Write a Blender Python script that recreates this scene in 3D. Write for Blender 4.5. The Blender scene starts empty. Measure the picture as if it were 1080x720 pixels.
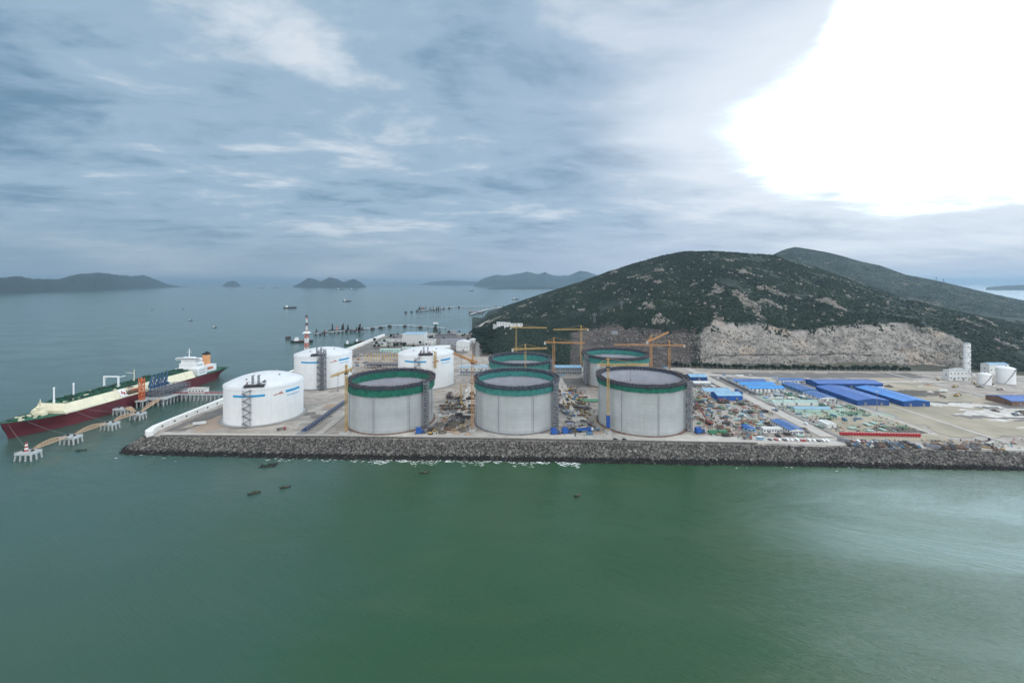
import bpy, math, random
import numpy as np
from mathutils import Vector, Matrix
rnd = random.Random(7)
C = bpy.context.scene.collection
R = math.radians
EYE = 170.0; F = 440.0; HOR = 298.0       # camera height (m), focal length and horizon row of the survey used below

# ------------------------------------------------------------------ camera
cam = bpy.data.cameras.new("camera"); camo = bpy.data.objects.new("camera", cam); C.objects.link(camo)
camo.location = (0, 0, EYE); camo.rotation_euler = (R(90), 0, 0)
cam.sensor_width = 36; cam.lens = 36 * F / 1080; cam.shift_y = -(360 - HOR) / 1080
cam.clip_start = 1; cam.clip_end = 3e5
bpy.context.scene.camera = camo

# ------------------------------------------------------------------ node helpers
class S:
    """a socket with arithmetic"""
    def __init__(s, nt, k): s.nt = nt; s.k = k
    def _m(s, op, *a, clamp=False):
        n = s.nt.nodes.new('ShaderNodeMath'); n.operation = op; n.use_clamp = clamp
        for i, v in enumerate((s,) + a):
            if isinstance(v, S): s.nt.links.new(v.k, n.inputs[i])
            else: n.inputs[i].default_value = v
        return S(s.nt, n.outputs[0])
    def __add__(s, o): return s._m('ADD', o)
    __radd__ = __add__
    def __mul__(s, o): return s._m('MULTIPLY', o)
    __rmul__ = __mul__
    def __sub__(s, o): return s._m('SUBTRACT', o)
    def __truediv__(s, o): return s._m('DIVIDE', o)
    def max(s, o): return s._m('MAXIMUM', o)
    def min(s, o): return s._m('MINIMUM', o)
    def ss(s, a, b):
        n = s.nt.nodes.new('ShaderNodeMapRange'); n.interpolation_type = 'SMOOTHSTEP'
        for v, i in ((s, 0), (a, 1), (b, 2)):
            if isinstance(v, S): s.nt.links.new(v.k, n.inputs[i])
            else: n.inputs[i].default_value = v
        return S(s.nt, n.outputs[0])
def rgb(*c):
    f = lambda v: (v / 255 / 12.92) if v <= 10.3 else ((v / 255 + .055) / 1.055) ** 2.4
    return tuple(f(v) for v in c) + (1,)
def mixc(nt, fac, a, b):
    n = nt.nodes.new('ShaderNodeMix'); n.data_type = 'RGBA'
    if isinstance(fac, S): nt.links.new(fac.k, n.inputs[0])
    else: n.inputs[0].default_value = fac
    for v, i in ((a, 6), (b, 7)):
        if isinstance(v, S): nt.links.new(v.k, n.inputs[i])
        else: n.inputs[i].default_value = v
    return S(nt, n.outputs[2])
def noise(nt, vec, scale, detail=4, rough=.55, dist=0):
    n = nt.nodes.new('ShaderNodeTexNoise')
    if vec is not None: nt.links.new(vec.k, n.inputs['Vector'])
    n.inputs['Scale'].default_value = scale; n.inputs['Detail'].default_value = detail
    n.inputs['Roughness'].default_value = rough; n.inputs['Distortion'].default_value = dist
    return S(nt, n.outputs[0])
def comb(nt, x, y, z):
    n = nt.nodes.new('ShaderNodeCombineXYZ')
    for i, v in enumerate((x, y, z)):
        if isinstance(v, S): nt.links.new(v.k, n.inputs[i])
        else: n.inputs[i].default_value = v
    return S(nt, n.outputs[0])
def sep(nt, v):
    n = nt.nodes.new('ShaderNodeSeparateXYZ'); nt.links.new(v.k, n.inputs[0])
    return [S(nt, n.outputs[i]) for i in range(3)]

# ------------------------------------------------------------------ sky and sun
SUN_AZ, SUN_EL = 58, 52
w = bpy.data.worlds.new("World"); bpy.context.scene.world = w; w.use_nodes = True
nt = w.node_tree; nt.nodes.clear()
tc = nt.nodes.new('ShaderNodeTexCoord'); D = S(nt, tc.outputs['Generated'])
x, y, z = sep(nt, D)
az = x._m('ARCTAN2', y) * 57.2958
el = z._m('ARCSINE') * 57.2958
zc = z.max(0.0) + 0.13
px, py = x / zc, y / zc
wp = noise(nt, comb(nt, px * .9, py * .9, 5.5), 1.0, 3, .5)
P1 = comb(nt, px * .75 + 3.1 + wp * .5, py * .95 + 1.7 - wp * .6, 0.0)
P2 = comb(nt, px * .7 + py * .3 + 5.0, py * 1.15 - px * .35, 3.0)
n1 = noise(nt, P1, 1.25, 8, .6, .35)
n2 = noise(nt, P2, 1.9, 7, .58, .7)
n3 = noise(nt, comb(nt, az * .022, el * .085, 1.3), 1.6, 6, .5, .3)
n4 = noise(nt, comb(nt, px * 1.5 + py * .5, py * 3.4 - px * .6, 9.), 1.1, 6, .62, .5)
cl = (n1 * .44 + n2 * .22 + n3 * .22 + n4 * .22).ss(.38, .73)
sky = mixc(nt, cl.ss(0, .5), rgb(110, 145, 172), rgb(160, 187, 209))
sky = mixc(nt, cl.ss(.5, 1), sky, rgb(224, 233, 242))
low = el.ss(10.0, 1.0)
right = az.ss(-25., 35.)
lowc = mixc(nt, right, mixc(nt, n3.ss(.35, .7), rgb(140, 166, 188), rgb(182, 197, 212)), mixc(nt, n3.ss(.35, .7), rgb(196, 208, 230), rgb(214, 224, 241)))
sky = mixc(nt, low * .85, sky, lowc)
sky = mixc(nt, right * .4, sky, mixc(nt, n2, rgb(160, 184, 214), rgb(206, 218, 236)))
wob = (n1 - .5) * 16 + (n4 - .5) * 9
L = ((az - 20) * -.5 + 15.8).max(5.0)
U = (az - 20) * .42 + 17.0 + (az - 34).max(0.0)._m('POWER', 2.0) * .22
e2 = el + wob * .55
fine = noise(nt, comb(nt, az * .05, el * .42, 7.7), 1.4, 6, .6, .4)
e3 = e2 + (fine - .5) * 3
gaz = az + (n1 - .5) * 20
fade = az.ss(125., 85.) * (el.ss(34., 24.) * .8 + .2)
glow = e3.ss(L + .2, L + 6.0) * e3.ss(U + 2.5, U - 4.5) * gaz.ss(19., 36.) * fade
soft = e3.ss(L - 5.0, L + 3.0) * e3.ss(U + 14.0, U - 1.0) * gaz.ss(4., 26.) * az.ss(135., 95.) * (cl * .35 + .75).min(1.0)
glow = glow._m('POWER', 2.2)
halo = az.ss(2., 45.) * az.ss(140., 90.) * el.ss(4., 20.)
sky = mixc(nt, halo * (n2 * .8 + n1 * .5).ss(.45, .95) * .8, sky, (.66, .74, .86, 1))
da, de = (az - 48) * .85, (e2 - 17) * 1.7
rad = (da * da + de * de)._m('SQRT')
sky = mixc(nt, rad.ss(36., 12.) * az.ss(140., 100.) * (cl * .4 + .62).min(1.0), sky, (.86, .92, 1.0, 1))
sky = mixc(nt, soft * .92, sky, (.84, .91, .99, 1))
sky = mixc(nt, glow, sky, (3.7, 4.7, 5.6, 1))
back = y.ss(0.2, -0.5)      # unseen sky behind the viewpoint and overhead, brightened to light camera-facing walls
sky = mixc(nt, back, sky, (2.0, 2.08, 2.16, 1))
ns = nt.nodes.new('ShaderNodeTexSky'); ns.sky_type = 'NISHITA'; ns.sun_disc = False
ns.sun_elevation = R(SUN_EL); ns.sun_rotation = R(SUN_AZ)
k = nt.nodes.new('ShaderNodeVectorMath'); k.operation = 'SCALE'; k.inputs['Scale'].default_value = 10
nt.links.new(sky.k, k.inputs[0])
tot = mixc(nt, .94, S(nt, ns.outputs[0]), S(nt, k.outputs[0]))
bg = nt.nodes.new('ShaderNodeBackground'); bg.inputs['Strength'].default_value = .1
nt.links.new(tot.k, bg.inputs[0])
wo = nt.nodes.new('ShaderNodeOutputWorld'); nt.links.new(bg.outputs[0], wo.inputs[0])

sun = bpy.data.lights.new("sun", 'SUN'); sun.energy = .75; sun.angle = R(25); sun.color = (1, .985, .965)
so = bpy.data.objects.new("sun", sun); C.objects.link(so)
dv = Vector((math.sin(R(SUN_AZ)) * math.cos(R(SUN_EL)), math.cos(R(SUN_AZ)) * math.cos(R(SUN_EL)), math.sin(R(SUN_EL))))
so.rotation_euler = dv.to_track_quat('Z', 'Y').to_euler()
vs = bpy.context.scene.view_settings
vs.view_transform = 'Standard'; vs.look = 'None'; vs.gamma = 1; vs.exposure = 0.0; vs.use_curve_mapping = False
bpy.context.scene.cycles.max_bounces = 6
bpy.context.scene.cycles.volume_bounces = 0

# ------------------------------------------------------------------ materials
M = {}
def mat(name, col, rough=.8, var=.18, scale=.25, col2=None, metal=0, detail=5, streak=None):
    m = bpy.data.materials.new(name); m.use_nodes = True; t = m.node_tree
    b = t.nodes['Principled BSDF']; b.inputs['Roughness'].default_value = rough; b.inputs['Metallic'].default_value = metal
    tcn = t.nodes.new('ShaderNodeTexCoord'); v = S(t, tcn.outputs['Object'])
    c = rgb(*col)
    if col2: lo, hi = c, rgb(*col2)
    else: lo, hi = tuple(q * (1 - var) for q in c[:3]) + (1,), tuple(min(1, q * (1 + var)) for q in c[:3]) + (1,)
    f = noise(t, v, scale, detail, .6).ss(.3, .7)
    out = mixc(t, f, lo, hi)
    if streak:                                             # rain streaks and pour lines: narrow in the level directions, long in height
        x_, y_, z_ = sep(t, v)
        s1 = noise(t, comb(t, x_ * streak[0], y_ * streak[0], z_ * streak[0] * .06), 1, 5, .6).ss(.45, .8)
        out = mixc(t, s1 * streak[1], out, rgb(*streak[2]))
    if name == 'concrete':
        x_, y_, z_ = sep(t, v); fr = (z_ / 3.8)._m('FRACT'); ln = fr.ss(.06, .0).max(fr.ss(.95, 1.0)); out = mixc(t, ln * .28, out, rgb(120, 122, 122))
        lv = noise(t, comb(t, x_ * .004, y_ * .004, (z_ / 3.8)._m('FLOOR') * 7.3), 1, 2); out = mixc(t, lv.ss(.4, .7) * .22, out, rgb(142, 146, 148))
    t.links.new(out.k, b.inputs['Base Color'])
    M[name] = m; return m
mat('white_paint', (220, 222, 222), .5, .04, .08, streak=(.5, .35, (190, 190, 184)))
mat('roof_white', (206, 208, 209), .5, .05, .06)
mat('concrete', (168, 172, 172), .85, .09, .06, streak=(.35, .55, (150, 152, 150)))
mat('concrete_inner', (172, 174, 182), .9, .08, .08)
mat('pale_concrete', (176, 171, 163), .9, .14, .15)
mat('wall_white', (222, 222, 218), .8, .08, .2)
mat('pile_concrete', (172, 176, 176), .85, .2, .5)
mat('asphalt', (128, 126, 124), .9, .14, .12)
mat('road_pale', (174, 168, 160), .9, .1, .1)
mat('netting_green', (22, 98, 80), .8, .3, .3)
mat('netting_teal', (52, 118, 112), .8, .25, .3)
mat('formwork', (48, 58, 70), .8, .35, .5)
mat('steel_dark', (70, 70, 76), .6, .3, .5)
mat('steel_grey', (120, 122, 128), .6, .25, .5)
mat('crane_yellow', (182, 152, 94), .6, .2, .4)
mat('crane_orange', (178, 132, 82), .6, .2, .4)
mat('blue_stripe', (36, 142, 190), .5, .05, .1)
mat('pale_blue', (130, 176, 206), .6, .1, .2)
mat('red_mark', (178, 126, 118), .6, .1, .2)
mat('hull_red', (96, 36, 44), .6, .28, .06, streak=(.3, .6, (66, 36, 40)))
mat('cream', (214, 207, 180), .6, .07, .08, streak=(.3, .35, (176, 164, 138)))
mat('deck_green', (30, 88, 66), .8, .3, .25)
mat('dark_green', (24, 62, 46), .8, .3, .3)
mat('ship_white', (220, 222, 222), .5, .06, .2)
mat('funnel_orange', (208, 150, 104), .6, .08, .2)
mat('black', (26, 26, 28), .7, .3, .5)
mat('arm_blue', (54, 88, 122), .6, .2, .5)
mat('tower_orange', (190, 100, 56), .6, .15, .4)
mat('catwalk', (190, 160, 132), .8, .15, .4)
mat('red_pipe', (150, 66, 66), .7, .2, .3)
mat('lighthouse_red', (164, 66, 66), .7, .1, .3)
mat('shed_blue', (26, 84, 158), .55, .14, .1, streak=(.2, .2, (60, 110, 180)))
mat('shed_navy', (24, 70, 128), .6, .18, .12)
mat('roof_azure', (30, 112, 186), .55, .12, .1, streak=(.2, .25, (80, 140, 196)))
mat('roof_sky', (44, 132, 196), .6, .14, .1)
mat('roof_slate_blue', (66, 104, 158), .7, .18, .12)
mat('roof_light_blue', (128, 166, 192), .7, .14, .15)
mat('cabin_white', (206, 208, 206), .7, .1, .3)
mat('grey_shed', (148, 152, 156), .8, .15, .2)
mat('glass_dark', (44, 54, 62), .25, .2, .5)
mat('rust', (112, 90, 78), .85, .3, .4)
mat('timber', (160, 138, 108), .9, .2, .4)
mat('bundle_grey', (112, 110, 112), .8, .25, .4)
mat('bundle_brown', (108, 84, 70), .85, .25, .4)
mat('bundle_blue', (82, 116, 142), .8, .25, .4)
mat('bundle_dark', (64, 60, 60), .85, .3, .4)
mat('pallet_green', (112, 134, 120), .85, .25, .4)
mat('net_mint', (160, 186, 178), .9, .16, .2)
mat('machine_red', (140, 84, 78), .6, .2, .4)
mat('barrier_red', (192, 44, 62), .6, .12, .4)
mat('tarp_blue', (30, 76, 146), .7, .2, .4)
mat('tarp_green', (74, 128, 98), .8, .2, .3)
mat('machine_yellow', (176, 146, 84), .6, .15, .4)
mat('tyre', (30, 30, 32), .9, .2, .5)
mat('car_white', (226, 228, 228), .3, .03, .5)
mat('car_dark', (52, 56, 64), .3, .1, .5)
mat('car_red', (160, 40, 40), .3, .1, .5)
mat('car_blue', (40, 80, 150), .3, .1, .5)
mat('rock_mid', (98, 95, 91), .95, .35, .35)
mat('rock_pale', (124, 120, 114), .95, .25, .35)
mat('rock_dark', (68, 66, 64), .95, .3, .35)
mat('rock_wet', (20, 21, 19), .85, .4, .35)
mat('core_rock', (58, 56, 53), .95, .3, .35)
mat('boulder', (128, 124, 116), .95, .25, .05)
mat('foliage', (14, 36, 30), .9, col2=(38, 56, 38), scale=.0065, detail=8)
mat('foliage_dark', (12, 32, 28), .9, col2=(28, 46, 35), scale=.0065, detail=8)
mat('bark', (84, 70, 56), .9, .2, .8)
mat('foam', (226, 230, 228), .9, .06, .3)
mat('boat_dark', (44, 46, 46), .7, .3, .8)
mat('boat_green', (54, 84, 66), .7, .25, .5)
mat('brown_pad', (158, 140, 124), .95, .12, .05)
mat('dark_pad', (110, 106, 102), .95, .2, .05)
mat('tan_pad', (166, 154, 136), .95, col2=(140, 134, 116), scale=.03)
mat('green_pad', (158, 154, 138), .95, col2=(136, 166, 148), scale=.04)
mat('sand_white', (212, 208, 201), .95, col2=(166, 160, 152), scale=.12, detail=8)
mat('earth_dark', (92, 86, 78), .95, .25, .06)
mat('earth_orange', (146, 124, 102), .95, .2, .05)
mat('tank_pad', (140, 136, 132), .95, .1, .06)

def ground_mat():
    m = bpy.data.materials.new('site_ground'); m.use_nodes = True; t = m.node_tree; b = t.nodes['Principled BSDF']
    v = S(t, t.nodes.new('ShaderNodeTexCoord').outputs['Object'])
    a = noise(t, v, .012, 6, .6, .4).ss(.35, .65); c = noise(t, v, .06, 6, .65, .8).ss(.35, .68); d = noise(t, v, .5, 4, .7)
    o = mixc(t, a, rgb(158, 148, 138), rgb(176, 170, 162)); o = mixc(t, c * .8, o, rgb(128, 120, 112)); o = mixc(t, d.ss(.62, .75) * .5, o, rgb(96, 90, 86))
    t.links.new(o.k, b.inputs['Base Color']); b.inputs['Roughness'].default_value = .95; return m
M['site_ground'] = ground_mat()
def water_mat():
    m = bpy.data.materials.new('sea_water'); m.use_nodes = True; t = m.node_tree; b = t.nodes['Principled BSDF']
    v = S(t, t.nodes.new('ShaderNodeTexCoord').outputs['Object']); X, Y, Z = sep(t, v)
    big = noise(t, comb(t, X, Y, 4.), .0042, 4, .5, .6).ss(.36, .66)
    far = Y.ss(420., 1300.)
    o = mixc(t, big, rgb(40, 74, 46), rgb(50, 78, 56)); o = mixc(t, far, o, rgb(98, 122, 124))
    silt = noise(t, comb(t, X * .5 + Y * .2, Y * 1.6, 6.), .012, 5, .62, 1.2).ss(.45, .75)
    o = mixc(t, silt * .35, o, rgb(66, 84, 56))
    o = mixc(t, (X + (big - .5) * 160).ss(0., -330.) * .8, o, rgb(58, 84, 78))
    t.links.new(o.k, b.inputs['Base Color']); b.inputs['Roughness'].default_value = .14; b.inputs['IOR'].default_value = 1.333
    r = comb(t, X * .55 + Y * .5, Y * 1.7 + X * .9, 0.)
    pat = noise(t, comb(t, X + Y * .4, Y * 2.2, 2.), .006, 4, .6, .8).ss(.3, .7) * .9 + .35
    h = noise(t, r, .014, 3, .5) * .9 + (noise(t, r, .09, 5, .65) * .8 + noise(t, r, .38, 4, .7) * .6) * pat
    bp = t.nodes.new('ShaderNodeBump'); bp.inputs['Strength'].default_value = .7; bp.inputs['Distance'].default_value = 1.0
    t.links.new(h.k, bp.inputs['Height']); t.links.new(bp.outputs[0], b.inputs['Normal'])
    return m
M['sea_water'] = water_mat()
def hill_mat():
    m = bpy.data.materials.new('hill_ground'); m.use_nodes = True; t = m.node_tree; b = t.nodes['Principled BSDF']
    v = S(t, t.nodes.new('ShaderNodeTexCoord').outputs['Object'])
    def at(n):
        q = t.nodes.new('ShaderNodeAttribute'); q.attribute_name = n; return S(t, q.outputs['Fac'])
    a = noise(t, v, .012, 6, .65, .5).ss(.35, .66); d = noise(t, v, .08, 5, .7)
    veg = mixc(t, a, rgb(16, 34, 30), rgb(34, 48, 38)); veg = mixc(t, d.ss(.6, .75) * .7, veg, rgb(84, 84, 72))
    xx, yy, zz = sep(t, v)
    st = noise(t, comb(t, xx * .045, yy * .03, zz * .06), 1, 10, .8, .5); s2 = noise(t, v, .16, 7, .75, .2)
    rk = mixc(t, st.ss(.34, .64), rgb(98, 96, 93), rgb(162, 157, 149)); rk = mixc(t, s2.ss(.52, .66) * .7, rk, rgb(84, 80, 77)); rk = mixc(t, noise(t, comb(t, xx * .02, yy * .02, zz * .16), 1, 7, .7, .6).ss(.55, .68) * .45, rk, rgb(96, 92, 88))
    rk = mixc(t, noise(t, v, .02, 4, .5).ss(.56, .7) * .35, rk, rgb(180, 156, 134))
    dk = mixc(t, st.ss(.36, .64), rgb(54, 51, 52), rgb(88, 80, 76)); dk = mixc(t, s2.ss(.55, .72) * .6, dk, rgb(66, 66, 64))
    rag = (s2 - .5) * 1.2 + (d - .5) * .5 + (noise(t, v, .018, 3, .5) - .5) * 1.1
    veg = mixc(t, (at('outcrop') * .8 + rag * .6).ss(.35, .75) * .85, veg, mixc(t, s2.ss(.35, .65), rgb(50, 56, 50), rgb(104, 101, 94)))
    veg = mixc(t, noise(t, v, .005, 4, .6, .8).ss(.5, .7) * .5, veg, rgb(48, 62, 42))
    o = mixc(t, (at('brown') + rag).ss(.4, .6), veg, dk)
    o = mixc(t, (at('rock') + rag).ss(.4, .6), o, rk)
    o = mixc(t, (at('grass') + rag).ss(.4, .6), o, mixc(t, a, rgb(66, 68, 58), rgb(92, 90, 78)))
    t.links.new(o.k, b.inputs['Base Color']); b.inputs['Roughness'].default_value = .95
    bp = t.nodes.new('ShaderNodeBump'); bp.inputs['Strength'].default_value = 1; bp.inputs['Distance'].default_value = 3
    t.links.new((d + st).k, bp.inputs['Height']); t.links.new(bp.outputs[0], b.inputs['Normal'])
    return m
M['hill_ground'] = hill_mat()

# ------------------------------------------------------------------ mesh helpers
class MB:
    def __init__(s): s.v = []; s.f = []; s.mi = []; s.cur = 0
    def add(s, vs, fs):
        o = len(s.v); s.v += [tuple(q) for q in vs]; s.f += [tuple(i + o for i in f) for f in fs]; s.mi += [s.cur] * len(fs); return s
    def box(s, cx, cy, z0, sx, sy, sz, rz=0):
        c, n = math.cos(rz), math.sin(rz); p = []
        for zz in (z0, z0 + sz):
            for a, b in ((-1, -1), (1, -1), (1, 1), (-1, 1)):
                u, q = a * sx / 2, b * sy / 2; p.append((cx + u * c - q * n, cy + u * n + q * c, zz))
        return s.add(p, [(3, 2, 1, 0), (4, 5, 6, 7), (0, 1, 5, 4), (1, 2, 6, 5), (2, 3, 7, 6), (3, 0, 4, 7)])
    def bar(s, p, q, w, h=None):
        h = h or w; p, q = Vector(p), Vector(q); d = (q - p)
        if d.length < 1e-6: return s
        d.normalize(); up = Vector((0, 0, 1)) if abs(d.z) < .95 else Vector((0, 1, 0))
        a = d.cross(up).normalized() * w / 2; b = a.cross(d).normalized() * h / 2
        P = [e + i * a + j * b for e in (p, q) for i, j in ((-1, -1), (1, -1), (1, 1), (-1, 1))]
        return s.add(P, [(3, 2, 1, 0), (4, 5, 6, 7), (0, 1, 5, 4), (1, 2, 6, 5), (2, 3, 7, 6), (3, 0, 4, 7)])
    def tube(s, p, q, r, n=8, r2=None):
        r2 = r if r2 is None else r2; p, q = Vector(p), Vector(q); d = (q - p).normalized()
        up = Vector((0, 0, 1)) if abs(d.z) < .95 else Vector((0, 1, 0)); a = d.cross(up).normalized(); b = a.cross(d)
        P = [e + (a * math.cos(t) + b * math.sin(t)) * rr for e, rr in ((p, r), (q, r2)) for t in [2 * math.pi * i / n for i in range(n)]]
        return s.add(P, [(i, (i + 1) % n, n + (i + 1) % n, n + i) for i in range(n)] + [tuple(range(n - 1, -1, -1)), tuple(range(n, 2 * n))])
    def lathe(s, prof, n=64, cx=0, cy=0, a0=0, a1=2 * math.pi):
        full = abs(a1 - a0 - 2 * math.pi) < 1e-6; k = n if full else n + 1
        P = [(cx + r * math.cos(a0 + (a1 - a0) * i / n), cy + r * math.sin(a0 + (a1 - a0) * i / n), zz) for r, zz in prof for i in range(k)]
        fs = []
        for j in range(len(prof) - 1):
            for i in range(n):
                i2 = (i + 1) % k; fs.append((j * k + i, j * k + i2, (j + 1) * k + i2, (j + 1) * k + i))
        return s.add(P, fs)
    def prism(s, poly, z0, z1):
        n = len(poly); P = [(a, b, z0) for a, b in poly] + [(a, b, z1) for a, b in poly]
        return s.add(P, [tuple(range(n - 1, -1, -1)), tuple(range(n, 2 * n))] + [(i, (i + 1) % n, n + (i + 1) % n, n + i) for i in range(n)])
    def truss(s, p, q, w, n, t=.4, h=None):
        """a box lattice between p and q: four chords and zigzag bracing"""
        h = h or w; p, q = Vector(p), Vector(q); d = (q - p).normalized()
        up = Vector((0, 0, 1)) if abs(d.z) < .95 else Vector((0, 1, 0)); a = d.cross(up).normalized() * w / 2; b = a.cross(d).normalized() * h / 2
        cs = [a + b, a - b, -a - b, -a + b]
        for c in cs: s.bar(p + c, q + c, t)
        for i in range(n):
            e0, e1 = p.lerp(q, i / n), p.lerp(q, (i + 1) / n)
            for j in range(4):
                c0, c1 = cs[j], cs[(j + 1) % 4]
                if (i + j) % 2: c0, c1 = c1, c0
                s.bar(e0 + c0, e1 + c1, t * .7); s.bar(e0 + c0, e0 + c1, t * .6)
        return s
    def build(s, name, m, parent=None, smooth=False, loc=None):
        me = bpy.data.meshes.new(name); me.from_pydata(s.v, [], s.f)
        for q in (m if isinstance(m, list) else [m]): me.materials.append(M[q])
        if isinstance(m, list): me.polygons.foreach_set('material_index', s.mi)
        if smooth: me.polygons.foreach_set('use_smooth', [True] * len(s.f)); me.set_sharp_from_angle(angle=R(35))
        me.update(); o = bpy.data.objects.new(name, me); C.objects.link(o)
        if parent: o.parent = parent
        if loc: o.location = loc
        return o
def tag(o, label=None, cat=None, group=None, kind=None):
    for k_, v_ in (('label', label), ('category', cat), ('group', group), ('kind', kind)):
        if v_: o[k_] = v_
    return o
def thing(name, label, cat, loc=(0, 0, 0), rz=0, group=None):
    o = bpy.data.objects.new(name, None); C.objects.link(o); o.location = loc; o.rotation_euler = (0, 0, rz)
    return tag(o, label, cat, group)
def copy_tree(o, parent=None):
    c = o.copy(); C.objects.link(c); c.parent = parent
    for ch in o.children: copy_tree(ch, c)
    return c
def place(proto, loc, rz=0, label=None, group=None, scale=None):
    if proto.get('_used'): o = copy_tree(proto)
    else: o = proto; proto['_used'] = 1
    o.location = loc; o.rotation_euler = (0, 0, rz)
    if scale: o.scale = (scale,) * 3
    tag(o, label, None, group); return o
def part_copy(src, parent, loc, rz=0):
    o = src.copy(); C.objects.link(o); o.parent = parent; o.location = loc; o.rotation_euler = (0, 0, rz); return o
def struct(o, kind='structure'): o['kind'] = kind; return o
def gp(px_, py_, z_=10.):
    """surveyed ground position of a point seen at column px_, row py_ and height z_"""
    d = F * (EYE - z_) / (py_ - HOR); return (px_ - 540) / F * d, d
def np_mesh(name, V, Fc, mats, mi=None, smooth=False):
    me = bpy.data.meshes.new(name); k_ = Fc.shape[1]
    me.vertices.add(len(V)); me.vertices.foreach_set('co', np.asarray(V, np.float32).ravel())
    me.loops.add(Fc.size); me.loops.foreach_set('vertex_index', Fc.astype(np.int32).ravel())
    me.polygons.add(len(Fc)); me.polygons.foreach_set('loop_start', np.arange(0, Fc.size, k_, dtype=np.int32))
    for q in mats: me.materials.append(M[q])
    if mi is not None: me.polygons.foreach_set('material_index', np.asarray(mi, np.int32))
    me.polygons.foreach_set('use_smooth', np.full(len(Fc), smooth))
    me.update(calc_edges=True); me.validate(); o = bpy.data.objects.new(name, me); C.objects.link(o); return o
ICO_V = []
t_ = (1 + 5 ** .5) / 2
for a_ in (-1, 1):
    for b_ in (-t_, t_): ICO_V += [(a_, b_, 0), (0, a_, b_), (b_, 0, a_)]
ICO_V = np.array(ICO_V) / math.sqrt(1 + t_ * t_)
ICO_F = np.array([(i, j, k_) for i in range(12) for j in range(i + 1, 12) for k_ in range(j + 1, 12)
                  if max(np.linalg.norm(ICO_V[i] - ICO_V[j]), np.linalg.norm(ICO_V[j] - ICO_V[k_]), np.linalg.norm(ICO_V[i] - ICO_V[k_])) < 1.2])
for q_, (i, j, k_) in enumerate(ICO_F):
    if np.dot(np.cross(ICO_V[j] - ICO_V[i], ICO_V[k_] - ICO_V[i]), ICO_V[i]) < 0: ICO_F[q_] = (i, k_, j)
def blobs(name, pos, size, mats, mi=None, seed=1, jit=.35, sub=ICO_F):
    """many small ragged lumps in one mesh; pos (n,3), size (n,3)"""
    g = np.random.default_rng(seed); n = len(pos)
    a = g.uniform(0, 6.283, n); ca, sa = np.cos(a), np.sin(a)
    V = ICO_V[None] * (1 + g.uniform(-jit, jit, (n, 12, 1))) * size[:, None, :]
    X = V[..., 0] * ca[:, None] - V[..., 1] * sa[:, None]; Y = V[..., 0] * sa[:, None] + V[..., 1] * ca[:, None]
    V = np.stack([X, Y, V[..., 2]], -1) + pos[:, None, :]
    Fc = (ICO_F[None] + (np.arange(n) * 12)[:, None, None]).reshape(-1, 3)
    return np_mesh(name, V.reshape(-1, 3), Fc, mats, None if mi is None else np.repeat(mi, 20))
def vnoise(X, Y, sc, seed=0, oct=4):
    """value noise, -1..1"""
    out = 0; amp = 1; tot_ = 0
    for o in range(oct):
        x_, y_ = X * sc * 2 ** o + seed * 17.3 + o * 5.1, Y * sc * 2 ** o + seed * 9.7
        xi, yi = np.floor(x_).astype(np.int64), np.floor(y_).astype(np.int64); fx, fy = x_ - xi, y_ - yi
        fx = fx * fx * (3 - 2 * fx); fy = fy * fy * (3 - 2 * fy)
        h = lambda a, b: ((np.sin(a * 127.1 + b * 311.7 + seed * 7.7) * 43758.5453) % 1)
        v = (h(xi, yi) * (1 - fx) + h(xi + 1, yi) * fx) * (1 - fy) + (h(xi, yi + 1) * (1 - fx) + h(xi + 1, yi + 1) * fx) * fy
        out = out + amp * (v * 2 - 1); tot_ += amp; amp *= .5
    return out / tot_
#@@SETTING
# ================================================================== THE SETTING
B = MB(); B.add([(-61000, -3000, 0), (61000, -3000, 0), (61000, 61000, 0), (-61000, 61000, 0)], [(0, 1, 2, 3)])
struct(B.build('sea_water', 'sea_water'))
CREST = [(-386, 720), (-386, 450), (-384, 440), (-379, 435), (-366, 432.5), (-200, 429.5), (0, 422.8), (243, 411.7), (482, 393), (800, 365), (1700, 290)]
TOE = [(-399, 720), (-400.5, 446), (-398, 430), (-393, 420.5), (-383, 413), (-220, 404.5), (0, 396), (230, 388.5), (464, 377.5), (800, 352), (1700, 278)]
land = CREST + [(1700, 3600), (300, 3600), (51, 2816), (-50, 2200), (-114, 1676), (-140, 1310), (-330, 1325), (-385, 1255)]
B = MB(); B.prism(land, -2, 10); struct(B.build('ground', 'site_ground'))

def resample(line, step):
    out = []
    for (a, b), (c, d) in zip(line[:-1], line[1:]):
        n = max(1, int(math.hypot(c - a, d - b) / step))
        out += [(a + (c - a) * i / n, b + (d - b) * i / n) for i in range(n)]
    return out + [line[-1]]
# armoured slope under the seawall
n_ = 400
def along(line, n):
    L_ = [0]
    for a, b in zip(line[:-1], line[1:]): L_.append(L_[-1] + math.dist(a, b))
    t = np.linspace(0, L_[-1], n); return np.interp(t, L_, [q[0] for q in line]), np.interp(t, L_, [q[1] for q in line])
def key_along(A, T, per=30):
    """matched points of crest and toe, segment by segment"""
    ca, ta = [], []
    for i in range(len(A) - 1):
        n = max(2, int(math.dist(A[i], A[i + 1]) / 6))
        for j in range(n):
            u = j / n; ca.append((A[i][0] + (A[i + 1][0] - A[i][0]) * u, A[i][1] + (A[i + 1][1] - A[i][1]) * u))
            ta.append((T[i][0] + (T[i + 1][0] - T[i][0]) * u, T[i][1] + (T[i + 1][1] - T[i][1]) * u))
    return np.array(ca + [A[-1]]), np.array(ta + [T[-1]])
CA, TA = key_along(CREST, TOE)
wob_ = vnoise(TA[:, 0], TA[:, 1], .03, 3)[:, None] * 1.8
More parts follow.
